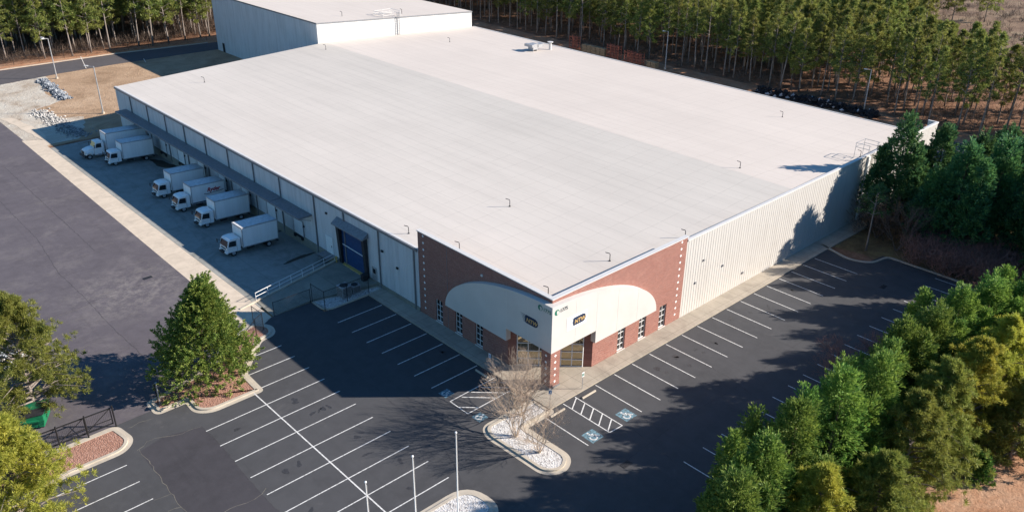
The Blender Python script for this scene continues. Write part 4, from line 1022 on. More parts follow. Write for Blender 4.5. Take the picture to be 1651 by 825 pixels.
b = MB(); b.tube([(-28.3, 22.9, 0), (-28.3, 22.9, 2.3)], 0.07, 8); b.tube([(-28.3, 22.9, 2.3), (-28.3, 22.9, 2.38)], 0.1, 8); tag(b.build('gate_receiver_post', 'galv'), 'lone grey gate post at the lower left corner of the big evergreen bed', 'post')
# handrail on the retaining wall
hr = thing('handrail', 'white two-bar pipe handrail running up the ramp to the blue door', 'handrail', (-12.4, 34.5, 0.0))
a_ = Vector((0.0, 0.0)); c_ = Vector((11.6, 1.95))
def hz(t): return 0.16+0.46*min(1, max(0, (t*11.6-0.2)/12.0))
for i in range(8):
    t_ = i/7; p = a_.lerp(c_, t_); b = MB(); b.tube([(p.x, p.y, hz(t_)-0.02), (p.x, p.y, hz(t_)+0.95)], 0.028, 6); b.build('post', 'whitemetal', hr)
for dz in (0.97, 0.5):
    b = MB(); b.tube([(*a_, hz(0)+dz), (*c_, hz(1)+dz)], 0.028, 6); b.build('rail', 'whitemetal', hr)
# equipment on the pad
def ac(label, loc, rz, sx, sy, sz, name='condenser_unit'):
    t = thing(name, label, 'air conditioner', loc, rz)
    b = MB(); b.box((-sx/2, -sy/2, 0.02), (sx/2, sy/2, sz)); bevel(b.build('casing', 'galv', t), 0.03)
    b = MB()
    for i in range(9): z = 0.15+i*(sz-0.25)/9; b.box((-sx/2-0.012, -sy/2+0.08, z), (-sx/2+0.002, sy/2-0.08, z+0.03)); b.box((-sx/2+0.08, -sy/2-0.012, z), (sx/2-0.08, -sy/2+0.002, z+0.03))
    b.build('louvres', 'dark', t)
    b = MB(); b.tube([(0, 0, sz+0.002), (0, 0, sz+0.05)], min(sx, sy)*0.4, 16); b.build('fan_guard', 'dark', t); return t
ac('boxy grey condenser standing alone in the middle of the equipment pad', (-4.3, 28.9, 0.1), 0.05, 1.25, 1.25, 1.35)
ac('second grey condenser, closer to the building on the equipment pad', (-2.9, 28.9, 0.1), 0.0, 1.1, 1.0, 0.95)
t = thing('yellow_bollard', 'short yellow guard post at the foot of the blue door', 'bollard', (-0.75, 36.1, 0.45)); b = MB(); b.tube([(0, 0, 0), (0, 0, 0.9)], 0.09, 10); b.build('post', 'yellow', t); b = MB(); b.tube([(0, 0, 0.9), (0, 0, 0.97)], 0.07, 10); b.build('cap', 'whitemetal', t)
# bins by the man door
for i, (x, y, c_, lb) in enumerate(((-0.8, 30.0, 'dark', 'black wheeled bin between the blue door and the grey door'),)):
    t = thing('wheeled_bin', lb, 'bin', (x, y, 0.14)); b = MB(); b.extr([(-0.28, 0.1), (0.28, 0.1), (0.33, 1.0), (-0.33, 1.0)], -0.28, 0.28); b.build('tub', c_, t); b = MB(); b.box((-0.36, -0.3, 1.0), (0.36, 0.3, 1.07)); b.build('lid', c_, t)
    for s_ in (-1, 1): b = MB(); b.tube([(0.25, s_*0.3, 0.12), (0.25, s_*0.36, 0.12)], 0.12, 10); b.build('wheel', 'black', t)
# green dumpster
dp = thing('dumpster', 'green metal dumpster under the branches of the left pine', 'dumpster', (-37.6, 27.6, 0.0), R(-28))
b = MB(); b.extr([(-0.9, 0.2), (0.95, 0.2), (1.05, 1.5), (-0.9, 1.25)], -1.15, 1.15); bevel(b.build('container', 'green', dp), 0.03)
b = MB(); b.extr([(-0.95, 1.27), (1.1, 1.53), (1.1, 1.58), (-0.95, 1.32)], -1.2, -0.01); b.build('lid', 'dark', dp)
b = MB(); b.extr([(-0.95, 1.27), (1.1, 1.53), (1.1, 1.58), (-0.95, 1.32)], 0.01, 1.2); b.build('lid', 'green', dp)
for s_ in (-1, 1):
    b = MB(); b.box((-0.6, s_*1.16, 0.85), (0.6, s_*1.3, 1.0)); b.build('side_pocket', 'green', dp)
    for x in (-0.7, 0.75): b = MB(); b.tube([(x, s_*0.9-0.04, 0.1), (x, s_*0.9+0.04, 0.1)], 0.1, 8); b.build('castor', 'black', dp)
# white car behind the left pine
car = thing('parked_car', 'white parked car almost hidden behind the left pine', 'car', (-37.3, 39.0, 0.0), R(25))
b = MB(); b.extr([(-2.2, 0.3), (-2.25, 0.75), (-1.2, 0.95), (-0.6, 1.4), (0.9, 1.42), (1.6, 0.98), (2.2, 0.9), (2.25, 0.3)], -0.88, 0.88); cb = bevel(b.build('body', 'truckwhite', car), 0.06, 2)
b = MB(); b.quad((-1.19, -0.75, 0.98), (-1.19, 0.75, 0.98), (-0.65, 0.65, 1.385), (-0.65, -0.65, 1.385)); b.build('windscreen', 'glass', cb, fix=False)
for s_ in (-1, 1):
    b = MB(); y = s_*0.89; b.quad((-1.05, y, 1.0), (1.35, y, 1.0), (0.85, y, 1.33), (-0.6, y, 1.33)); b.build('side_window', 'glass', cb, fix=False)
    for x in (-1.4, 1.4): wheel(car, x, s_*0.8, 0.32, 0.32, 0.2, s_)
# light poles
def light_pole(label, x, y, h, arms, grp=None, leaning=0.0):
    t = thing('light_pole', label, 'lamp post', (x, y, -0.02), group=grp)
    b = MB(); b.tube([(0, 0, 0), (leaning, 0, h)], [0.13, 0.09], 8); b.build('pole', 'galv', t)
    b = MB(); b.tube([(0, 0, 0), (0, 0, 0.35)], 0.28, 10); b.build('base', 'kerb', t)
    for a in arms:
        dx, dy = math.cos(a), math.sin(a); b = MB(); b.beam((leaning, 0, h-0.05), (leaning+dx*1.0, dy*1.0, h+0.12), 0.07); ar = b.build('arm', 'galv', t)
        b = MB(); b.beam((leaning+dx*0.9, dy*0.9, h+0.12), (leaning+dx*1.55, dy*1.55, h+0.2), 0.34, 0.14); b.build('lamp_head', 'coping', ar)
    return t
light_pole('tall two-armed light pole beside the rubble pile at the back road', 2.7, 151, 8.5, [2.3, 3.5])
light_pole('single-armed light pole standing in the dry grass field nearest the dock corner', 0.9, 119, 8.9, [2.6])
light_pole('light pole in front of the dark rubble behind the roof edge', 109.4, 23.8, 8.5, [2.6])
light_pole('light pole among the pines near the orange rack stacks', 108.0, 70.5, 8.5, [2.9])
# thin guard posts on the back road bank
for x, y, lb in ((10.4, 156.2, 'pale leaning marker post on the grass edge of the back road'), (22.5, 153.0, 'short white marker at the edge of the block\'s shadow on the back road')):
    t = thing('marker_post', lb, 'post', (x, y, 0)); b = MB(); b.tube([(0, 0, 0), (-0.5 if x < 20 else -0.2, 0.3, 2.6 if x < 20 else 0.8)], 0.06, 6); b.build('post', 'coping', t); b = MB(); b.tube([(0, 0, -0.02), (0, 0, 0.12)], 0.14, 8); b.build('footing', 'kerb', t)
# flagpoles
for i, x in enumerate((-17.0, -21.0, -25.0)):
    lb = ['rightmost bare white flagpole, beside the round end of the stone bed', 'middle one of three bare white flagpoles', 'leftmost and lowest-showing of three bare white flagpoles'][i]
    t = thing('flagpole', lb, 'flagpole', (x, -6.8, 0.08), group='bare white flagpoles'); b = MB(); b.tube([(0, 0, 0), (0, 0, 7.8)], [0.06, 0.03], 8); b.build('pole', 'whitemetal', t)
    b = MB(); b.tube([(0, 0, 7.78), (0, 0, 7.84), (0, 0, 7.92), (0, 0, 7.96)], [0.04, 0.09, 0.09, 0.03], 8); b.build('ball_finial', 'whitemetal', t)
    b = MB(); b.beam((0.11, 0, 0.6), (0.08, 0, 7.6), 0.012); b.build('halyard', 'coping', t); b = MB(); b.tube([(0, 0, 0), (0, 0, 0.12)], [0.22, 0.1], 10); b.build('base', 'galv', t)
# sign posts
def signpost(label, x, y, col, rz, h=1.9, z=0.13):
    t = thing('accessible_parking_sign', label, 'sign', (x, y, z), rz); b = MB(); b.beam((0, 0, -0.1), (0, 0, h), 0.05); b.build('post', 'galv', t)
    b = MB(); b.box((-0.16, -0.05, h-0.5), (0.16, -0.03, h)); pl = b.build('plate', 'signwhite', t)
    b = MB(); b.box((-0.13, -0.056, h-0.42), (0.13, -0.051, h-0.12)); b.build('symbol_panel', col, pl)
    b = MB(); b.tube([(0.07*math.cos(q)-0.01, -0.06, h-0.31+0.07*math.sin(q)) for q in [i*0.5-3.6 for i in range(10)]], 0.012, 4); b.beam((-0.02, -0.06, h-0.16), (0, -0.06, h-0.27), 0.02); b.beam((0, -0.06, h-0.27), (0.08, -0.06, h-0.3), 0.02); b.build('wheelchair_symbol', 'signwhite', pl)
signpost('white parking sign post at the front corner of the pavement by the brick column', -1.85, -1.85, 'signblue', R(-45))
signpost('green and white parking sign on its post at the kerb right of the entrance', 2.45, -1.95, 'signgreen', 0.0)
signpost('small blue parking sign on the shaded side, left of the leafless shrub', -1.95, 6.4, 'signblue', R(-90))
# wheel stops
for i, (x0, x1, y0, y1, lb) in enumerate(((1.4, 3.25, -2.95, -2.95, 'concrete wheel stop right of the striped aisle'), (-2.85, -1.0, -2.95, -2.95, 'concrete wheel stop left of the striped aisle'), (-2.95, -2.95, 0.5, 2.2, 'concrete wheel stop beside the white stone bed, below the striped aisle'), (-2.95, -2.95, 5.6, 7.4, 'shaded concrete wheel stop above the striped aisle'))):
    b = MB(); prof = [(-0.09, 0.0), (0.09, 0.0), (0.06, 0.14), (-0.06, 0.14)]
    if y0 == y1: b.extr(prof, x0, x1, 'x'); b.v = [(x, y+y0, z+0.005) for x, y, z in b.v]
    else: b.extr(prof, y0, y1, 'y'); b.v = [(x+x0, y, z+0.005) for x, y, z in b.v]
    tag(b.build('wheel_stop', 'kerb'), lb, 'wheel stop')
# drains
for x, y, lb in ((-19.2, 48.4, 'dark slotted drain grate in the pale patch of the truck yard'), (-2.7, -11.8, 'dark square drain in the shaded lane below the white stone bed'), (44.3, -11.7, 'drain near the far end of the shaded car park')):
    t = thing('storm_drain', lb, 'drain', (x, y, 0.004)); b = MB(); b.box((-0.55, -0.3, -0.1), (0.55, 0.3, 0.010)); b.build('frame', 'dark', t)
    b = MB()
    for i in range(7): b.box((-0.5+i*0.15, -0.25, 0.011), (-0.42+i*0.15, 0.25, 0.02))
    b.build('grate', 'black', t)
# racks and timber along the far lane
def rack(label, x, y, nx, nz, rz, mat='orange', cat='rack'):
    t = thing('pallet_rack_stack' if mat == 'orange' else 'timber_stack', label, cat, (x, y, 0.0), rz)
    if mat == 'orange':
        for i in range(nx+1): b = MB(); b.beam((i*1.3, -0.5, 0), (i*1.3, -0.5, nz*0.62), 0.12); b.beam((i*1.3, 0.5, 0), (i*1.3, 0.5, nz*0.62), 0.12); b.build('upright', mat, t)
        for j in range(nz): b = MB(); b.beam((0, -0.5, j*0.62+0.3), (nx*1.3, -0.5, j*0.62+0.3+0.1*(j % 2)), 0.16); b.beam((0, 0.5, j*0.62+0.35), (nx*1.3, 0.5, j*0.62+0.3), 0.16); b.build('beam', mat, t)
    else:
        for j in range(nz):
            for i in range(nx): b = MB(); b.box((i*1.5+0.05, -0.6+0.05*(j % 2), j*0.42), (i*1.5+1.4, 0.6, j*0.42+0.36)); b.build('pallet', mat, t)
    return t
rack('tall narrow stack of orange rack frames at the forest edge, furthest from the light pole', 107.5, 97.0, 2, 5, R(90))
rack('orange rack frames stacked against a tall pile, middle of the row', 107.3, 83.5, 3, 5, R(84))
rack('low wide pile of orange rack frames at the near end of the row', 107.2, 76.5, 4, 4, R(88))
rack('row of brown timber pallets between the orange racks', 107.6, 88.0, 5, 4, R(90), 'timber', 'pallet stack')
rack('small brown pallet stack at the near end beside the orange racks', 107.3, 72.4, 2, 3, R(80), 'timber', 'pallet stack')

# rocks -----------------------------------------------------------------
def rocks(name, label, cat, path, wid, n_, s0, s1, mat, seed, zf=lambda x, y: 0.0, hump=0.5):
    g = random.Random(seed); b = MB(); import itertools
    for i in range(n_):
        t_ = g.random()*(len(path)-1); k_ = int(t_); f = t_-k_; p = Vector(path[k_]).lerp(Vector(path[k_+1]), f)
        o_ = g.gauss(0, 0.45); x = p.x+o_*wid*0.7+g.uniform(-.3, .3); y = p.y+g.gauss(0, 0.4)*wid*0.6; s = g.uniform(s0, s1)
        z = zf(x, y)+hump*math.exp(-o_*o_*3)*g.random()
        vs = [(x+s*v[0]*g.uniform(0.6, 1), y+s*v[1]*g.uniform(0.6, 1), z+s*0.75*v[2]*g.uniform(0.6, 1)) for v in ((1,0,0),(0,1,0),(-1,0,0),(0,-1,0),(0.4,0.3,1),(-0.3,-0.4,0.9),(0,0,-0.8))]
        b.add(vs, [(0,1,4),(1,2,4),(2,5,4),(2,3,5),(3,0,5),(0,4,5),(1,0,6),(2,1,6),(3,2,6),(0,3,6)])
    return tag(b.build(name, mat, fix=True), label, cat, kind='stuff')
rocks('riprap', 'bank of blue-grey broken rock between the pale gravel and the dry field', 'rocks', [(-0.2, 151.5), (-0.6, 145), (-0.9, 139), (-1.2, 133.5)], 1.5, 800, 0.15, 0.5, 'rock', 1, hump=0.35)
rocks('riprap', 'pale broken rock spilling from the gravel into the warehouse shadow', 'rocks', [(-7.6, 128.5), (-7.4, 121), (-7.3, 113), (-6.5, 108)], 2.6, 900, 0.12, 0.38, 'palerock', 2, hump=0.15)
rocks('rubble_heap', 'long heap of dark rubble with white flecks behind the far right roof edge', 'rubble', [(107.6, 46), (108.0, 38), (108.3, 30), (108.8, 21)], 1.3, 620, 0.3, 0.8, 'rubble', 3, hump=1.3)

# ============================================================ VEGETATION
def multi(g, h, r, z0, n, nl, per, nleaf, LL, LW, spray, prof, up):
    qs = [billow(g, h, r*0.78, z0, nl//2, per, LL, LW, prof, up, nleaf, spray)]
    for i in range(n):
        a = i*6.283/n+g.uniform(-.5, .5); hh = h*g.uniform(0.5, 0.96); rr = r*g.uniform(0.34, 0.6); off = r*g.uniform(0.4, 0.72)
        q = billow(g, hh, rr, z0, max(8, nl//(n+1)), per, LL, LW, prof, up, nleaf, spray)
        qs.append(q+np.array([off*math.cos(a), off*math.sin(a), 0]))
    return np.concatenate(qs)
def evergreen(name, label, x, y, h, r, z0, seed, mat='f_cedar', nl=46, per=26, nleaf=16, LL=0.34, LW=0.12, spray=0.55, prof=None, group=None, up=0.6, cat='tree', lean=(0, 0), leaders=0):
    g = np.random.default_rng(seed)
    prof = prof or (lambda t: (1-t)**0.75*(0.62+0.38*min(1, t*5+0.2)))
    Q = multi(g, h, r, z0, leaders, nl, per, nleaf, LL, LW, spray, prof, up) if leaders else billow(g, h, r, z0, nl, per, LL, LW, prof, up, nleaf, spray)
    if lean != (0, 0): k_ = (Q[..., 2:3]/h)**1.5; Q = Q+np.concatenate([k_*lean[0], k_*lean[1], 0*k_], -1)
    t = thing(name, label, cat, (x, y, -0.03), 0, group)
    obj_mesh('crown', quadmesh('crown', Q), mat, t)
    limbs = []; gr = random.Random(seed)
    for i in range(14):
        z = z0*0.7+(h-z0)*i/18; a = i*2.4; l_ = r*0.6*(1-i/16)+0.3
        limbs.append(((0, 0, z), (l_*math.cos(a), l_*math.sin(a), z+l_*0.5), 0.05, 0.02))
    make_trunk('trunk', 'barkd', t, h*0.85, 0.16+0.008*h, limbs, seed=seed, lean=lean)
    return t
def pine(name, label, x, y, h, r, z0, seed, mat='f_pine', nb=46, tufts=9, blades=22, bl=0.5, bw=0.07, group=None, lean=(0, 0), tr=0.16):
    Q, limbs = pine_parts(seed, h, z0, r, nb, tufts, blades, bl, bw)
    t = thing(name, label, 'tree', (x, y, -0.03), 0, group)
    obj_mesh('crown', quadmesh('crown', Q), mat, t)
    make_trunk('trunk', 'bark', t, h*0.97, tr, limbs, seed=seed); return t
# the round evergreen in the mulch bed
evergreen('evergreen_tree', 'big dense cone-shaped evergreen in the mulch bed between truck yard and car park', -23.3, 24.0, 10.0, 4.7, 0.9, 11, 'f_magnolia', 95, 26, 26, 0.23, 0.095, 0.46,
          prof=lambda t: (1-t)**0.74*(0.80+0.20*min(1, t*5))*(1.06 if t < 0.5 else 1.0)*(1+0.12*math.sin(t*29)), up=0.35, lean=(0.7, -0.4))
# pines at the left edge
pine('pine_tree', 'loose yellow-green pine at the left edge with the green dumpster under it', -37.2, 28.9, 12.0, 5.5, 0.9, 21, 'f_pineo', 84, 15, 56, 0.34, 0.045)
pine('pine_tree', 'bushy yellow-green pine filling the lower left corner of the photo', -42.4, 13.8, 10.2, 5.2, 0.6, 22, 'f_pine', 90, 16, 56, 0.34, 0.045)
# row of cedars and pines along the right side of the car park
cedars = [(-9.6, -26.0, 11.4, 3.8), (-5.2, -25.3, 11.8, 3.5), (-0.6, -24.8, 12.0, 3.6), (4.6, -25.4, 12.6, 4.0), (9.0, -26.2, 12.2, 3.3), (13.8, -25.0, 10.8, 3.3), (17.2, -24.4, 11.4, 3.5), (21.4, -25.2, 11.4, 3.6),
          (26.4, -25.4, 11.4, 3.9), (30.6, -26.6, 11.4, 3.8), (35.4, -28.6, 11.0, 3.6), (41.0, -29.0, 11.8, 3.2), (46.5, -28.2, 12.8, 3.2)]
clab = ['broad green cedar at the lowest left end of the right-hand tree row', 'pointed green cedar second from the lower end of the right-hand row', 'bright-tipped green cedar behind the yellow-green pine in the row\'s lower part', 'broadest green cedar of the right-hand row, with two rounded tops',
        'narrow pointed green cedar right beside the broad two-topped one', 'darker cedar in the middle of the row, beside the lot\'s end lines', 'tall dark green cedar above the red leafless bushes at the kerb', 'feathery pale-tipped cedar standing in the middle of the right-hand row',
        'bright green cedar near the right edge of the photo, left of the last two', 'green cedar second from the right edge of the photo in the row', 'last green cedar of the row at the right edge of the photo', 'green cedar of the row just outside the right edge', 'far cedar of the row outside the right edge']
for i, (x, y, h, r) in enumerate(cedars):
    evergreen('cedar_tree', clab[i], x, y, h, r*1.15, 0.2, 100+i, 'f_cedar', 70, 22, 21, 0.29, 0.095, 0.8, leaders=4, group='green cedars in the right-hand row', prof=lambda t: (1-t)**0.6*(0.75+0.25*min(1, t*4+.2)))
pines = [(-3.2, -28.6, 10.4, 3.6), (3.5, -30.0, 8.6, 3.6), (9.6, -29.4, 10.6, 4.0), (14.6, -29.4, 11.2, 4.2), (19.6, -29.8, 11.4, 4.2), (24.8, -30.2, 11.6, 4.2), (30.0, -31.0, 11.8, 4.2), (36, -31.5, 11.5, 4.2), (22.0, -33.6, 8.0, 3.4), (27.5, -34.5, 8.5, 3.6), (-9.0, -29.2, 8.6, 3.4)]
plab = ['yellow-green pine with an orange-tinged tip at the bottom of the photo', 'low dull pine beside the bare clay bank at the bottom', 'olive-brown loose pine in front of the cedars, above the clay bank', 'sparse olive pine in the centre of the mass of trees at lower right',
        'yellow-green pine beside the sparse olive one at lower right', 'bright yellow-green pine near the right edge of the photo', 'tall yellow-green pine at the very right edge', 'pine outside the right edge', 'low pine at the upper rim of the clay bank', 'pine at the right rim of the clay bank', 'dark low pine in the bottom corner of the tree row']
for i, (x, y, h, r) in enumerate(pines):
    pine('pine_tree', plab[i], x, y, h, r, 0.5, 200+i, 'f_pine' if i in (0, 4, 5, 6, 7) else 'f_pineo', 84, 14, 50, 0.35, 0.05, 'pines behind the cedar row')
evergreen('round_shrub', 'small round dark green shrub on the edge of the clay bank', 17.6, -32.6, 2.2, 1.3, 0.0, 300, 'f_cedar', 16, 16, 14, 0.28, 0.11, 0.3, cat='shrub')
# dark evergreens beyond the far end of the car park
darks = [(60.0, -4.4, 15.3, 4.2, 4.0), (64.2, -7.6, 14.2, 3.9, 3.0), (59.4, -12.6, 14.2, 4.2, 2.5), (63.5, -15.4, 14.4, 4.3, 2.5), (68.5, -11.0, 13.0, 4.2, 2.5), (70.0, -16.0, 13.5, 4.4, 2.5), (75.0, -12.0, 12.5, 4.2, 2.5), (60.0, -25.5, 15.5, 4.0, 2.0), (62.5, -23.0, 16.0, 4.6, 2.0), (52.0, -27.5, 14.5, 3.4, 1.5), (67, -22, 15, 4.6, 2)]
dlab = ['tall dark cedar standing right against the far end of the front wall', 'dark cedar just behind the one at the wall\'s far end', 'dark evergreen with a sunlit top, left one of the two behind the brush', 'dark evergreen with a bright green sunlit crown at the right edge', 'dark evergreen in the second rank beyond the car park end', 'dark evergreen at the back of the clump at the right edge',
        'furthest dark evergreen of the clump beyond the car park', 'dark evergreen behind the leafless brush at the right edge', 'tall dark evergreen outside the right edge', 'dark evergreen beside the last lot corner outside the frame', 'outermost dark evergreen past the right edge']
for i, (x, y, h, r, z0) in enumerate(darks):
    evergreen('dark_evergreen', dlab[i], x, y, h, r*1.1, z0, 400+i, 'f_cedard', 60, 22, 14, 0.42, 0.14, 0.75, leaders=3, group='dark evergreens beyond the car park', prof=lambda t: (1-t)**0.65*(0.7+0.3*min(1, t*4+.2)))

# leafless trees ---------------------------------------------------------
def bare_tree(name, label, x, y, h, spread, stems, seed, mat='twig', group=None, cat='tree', z=0.09, depth=4, r0=0.06, fine=3):
    g = random.Random(seed); b = MB()
    def grow(p, d, l_, r_, lev):
        q = p+d*l_; m = p+d*l_*0.5+Vector((g.gauss(0, 1), g.gauss(0, 1), 0))*l_*0.06
        b.tube([p, m, q], [r_, r_*0.85, r_*0.66], 5 if lev > 2 else 3, cap=False)
        if lev <= 0: return
        for i in range(3 if lev > 1 else fine):
            nd = (d+Vector((g.gauss(0, 1), g.gauss(0, 1), g.gauss(0.15, 0.5)))*0.36*spread).normalized()
            if nd.z < 0.1: nd.z = 0.15; nd.normalize()
            grow(q if i < 2 else p+(q-p)*g.uniform(0.5, 0.95), nd, l_*g.uniform(0.68, 0.9), r_*0.62, lev-1)
    for s in range(stems):
        a = s*2*math.pi/stems+g.uniform(-.3, .3); d = Vector((math.cos(a)*0.36*spread, math.sin(a)*0.36*spread, 1)).normalized()
        grow(Vector((0.1*math.cos(a), 0.1*math.sin(a), -0.05)), d, h*0.27, r0*0.85, depth)
    t = thing(name, label, cat, (x, y, z), 0, group); b.build('branches', mat, t, fix=False); 
    b = MB(); b.tube([(0, 0, -0.15), (0, 0, 0.12)], [0.2, 0.13], 8); b.build('root_flare', mat, t); return t
bare_tree('leafless_tree', 'leafless multi-stemmed tree in the stone bed, closest to the entrance', -4.7, -0.95, 6.6, 1.0, 6, 1, group='leafless trees in the white stone bed', depth=5)
bare_tree('leafless_tree', 'tall leafless multi-stemmed tree in the middle of the white stone bed', -7.15, -2.9, 6.5, 1.0, 7, 2, group='leafless trees in the white stone bed', depth=5)
bare_tree('leafless_tree', 'smallest leafless tree, near the rounded end of the white stone bed', -7.15, -5.8, 4.9, 1.0, 6, 3, group='leafless trees in the white stone bed', depth=5, r0=0.05)
for i, (x, y, h, lb) in enumerate(((24.8, -15.9, 3.6, 'reddish leafless shrub overhanging the end lines of the shaded bays'), (21.4, -17.4, 4.0, 'reddish leafless shrub at the kerb in front of the tall dark cedar'), (28.8, -18.2, 3.4, 'reddish leafless shrub with the white car-park lines just beyond it'), (33.0, -19.5, 4.0, 'brownish leafless shrub further along the shaded kerb'),
        (38.5, -20.5, 4.2, 'brown leafless shrub towards the far end of the shaded kerb'), (54.6, -13.0, 4.4, 'pinkish leafless brush at the corner of the car park'), (57.0, -16.5, 4.6, 'pinkish leafless brush below the sunlit evergreen at the right'), (54.0, -18.8, 4.4, 'dark leafless brush at the right end of the car park'),
        (60.5, -17.5, 4.8, 'tangled leafless brush at the right edge of the photo'), (55.5, -10.2, 3.6, 'low brown brush behind the kerb of the far car-park corner'), (52.5, -21.5, 4.2, 'leafless brush behind the last bays'), (58.8, -8.8, 4.6, 'thin leafless tree under the dark cedars'), (46.0, -21.8, 4.0, 'leafless brush at the shaded kerb near the right edge'))):
    bare_tree('leafless_shrub', lb, x, y, h, 1.5, 9, 30+i, 'redtwig', 'reddish leafless shrubs round the car park', 'shrub', 0.0, 4, 0.035)
bare_tree('leafless_shrub', 'small pinkish leafless shrub on the shaded pavement left of the glass entrance', -2.7, 4.4, 2.6, 1.5, 6, 60, 'redtwig', None, 'shrub', 0.1, 4, 0.02)
pine('thin_pine', 'thin half-bare pine leaning beside the roof ladder at the wall\'s far end', 52.0, -5.6, 9.0, 2.0, 4.5, 62, 'f_cedard', 14, 4, 14, 0.5, 0.09, tr=0.14)

def brush(name, label, cat, n_, area, seed, mat, h, wd=0.05):
    g = np.random.default_rng(seed); P = np.stack([g.uniform(area[0], area[1], n_), g.uniform(area[2], area[3], n_), np.zeros(n_)], 1)
    P = np.repeat(P, 40, 0); hgt = g.uniform(0, 1, (len(P), 1)); D = rnd_unit(g, len(P)); D[:, 2] = np.abs(D[:, 2])*0.9+0.35
    P = P+g.normal(size=P.shape)*np.array([0.55, 0.55, 0])*(0.3+hgt)+np.array([0, 0, 1])*hgt*h
    tag(obj_mesh(name, quadmesh(name, leafquads(g, P, D, 1.0, wd)), mat), label, cat, kind='stuff')
brush('brush_thicket', 'tangled leafless pinkish brush beyond the far corner of the car park', 'brush', 620, (51.8, 66, -25.5, -9.8), 11, 'redtwig', 2.6)
brush('brush_thicket', 'dull brown thicket under the dark evergreens', 'brush', 300, (56, 72, -12, -1.5), 12, 'browntwig', 3.0)
brush('brush_thicket', 'leafless brush along the shaded kerb behind the end bays', 'brush', 260, (22, 52, -22.8, -20.6), 13, 'redtwig', 2.2)
for x, y, h, lb in ((57.0, -4.6, 8.5, 'tall leafless tree just right of the lit end of the front wall'), (55.2, -8.2, 7.0, 'crooked leafless tree behind the curved kerb corner'), (61.5, -9.5, 8.0, 'leafless tree tangled among the dark evergreens')):
    bare_tree('leafless_tree', lb, x, y, h, 1.25, 3, int(x*3), 'greytwig', None, 'tree', 0.0, 5, 0.09)
# forests ----------------------------------------------------------------
def variant(seed, h, z0, r, nb, tufts, blades, bl, bw):
    Q, limbs = pine_parts(seed, h, z0, r, nb, tufts, blades, bl, bw); return Q, limbs
VAR = []
for i in range(7):
    hh = 17.0; z0 = [5.0, 6.5, 4.6, 6.0, 4.2, 7.2, 5.4][i]
    Q, limbs = variant(500+i, hh, z0, [2.9, 2.4, 3.3, 2.5, 3.4, 2.2, 2.8][i], [34, 26, 38, 22, 40, 18, 30][i], [7, 6, 8, 5, 8, 5, 7][i], 15, 0.62, 0.12)
    VAR.append((quadmesh('crown', Q), limbs, Q))
gr = random.Random(99)
def excluded(x, y):
    if x > 172 and y < 20+(x-176)*0.9 and y < 75+0.3*(x-235): return gr.random() > 0.04
    return False
spots = []                                       # (x, y, h, forest)
x = 113.5; row = 0
while x < 262:
    y = -70.0
    while y < 330:
        yy = y+gr.uniform(-0.9, 0.9); xx = x+gr.uniform(-0.9, 0.9); s = 1.0
        if gr.random() < (0.16 if yy < 35 else 0.08): y += 4.0; continue       # thinner towards the right
        hh = 16.0*gr.uniform(0.82, 1.16); pt = inview(xx, yy, hh)
        if pt and pt[0] > 1515 and pt[1] < 22+(pt[0]-1515)*0.12:
            if xx > 140 or pt[1] < -40: y += 4.0; continue
            hh *= 0.85
        if not excluded(xx, yy): spots.append((xx, yy, hh, 'right'))
        y += 3.9+ (0.6 if row > 6 else 0)
    x += 4.2+0.10*row; row += 1
yb = 171.0; row = 0
while yb < 300:
    x = -75.0
    while x < 112:
        xx = x+gr.uniform(-1, 1); yy = yb+gr.uniform(-1, 1)-(0.045*xx if xx > 0 else 0)
        if row == 0 and gr.random() < 0.15: x += 3.6; continue
        spots.append((xx, yy, 18.0*gr.uniform(0.85, 1.15), 'left')); x += 3.7
    yb += 4.2+0.12*row; row += 1
def seen(x, y, h, m=0):
    """how large it shows: None if no part is in the frame"""
    for z in (h, h*0.75, h*0.5, 0):
        p = inview(x, y, z)
        if p and -25-m < p[0] < 1676+m and -12-m < p[1] < 837+m:
            return math.dist((x, y), (CAMP[0], CAMP[1]))
    return None
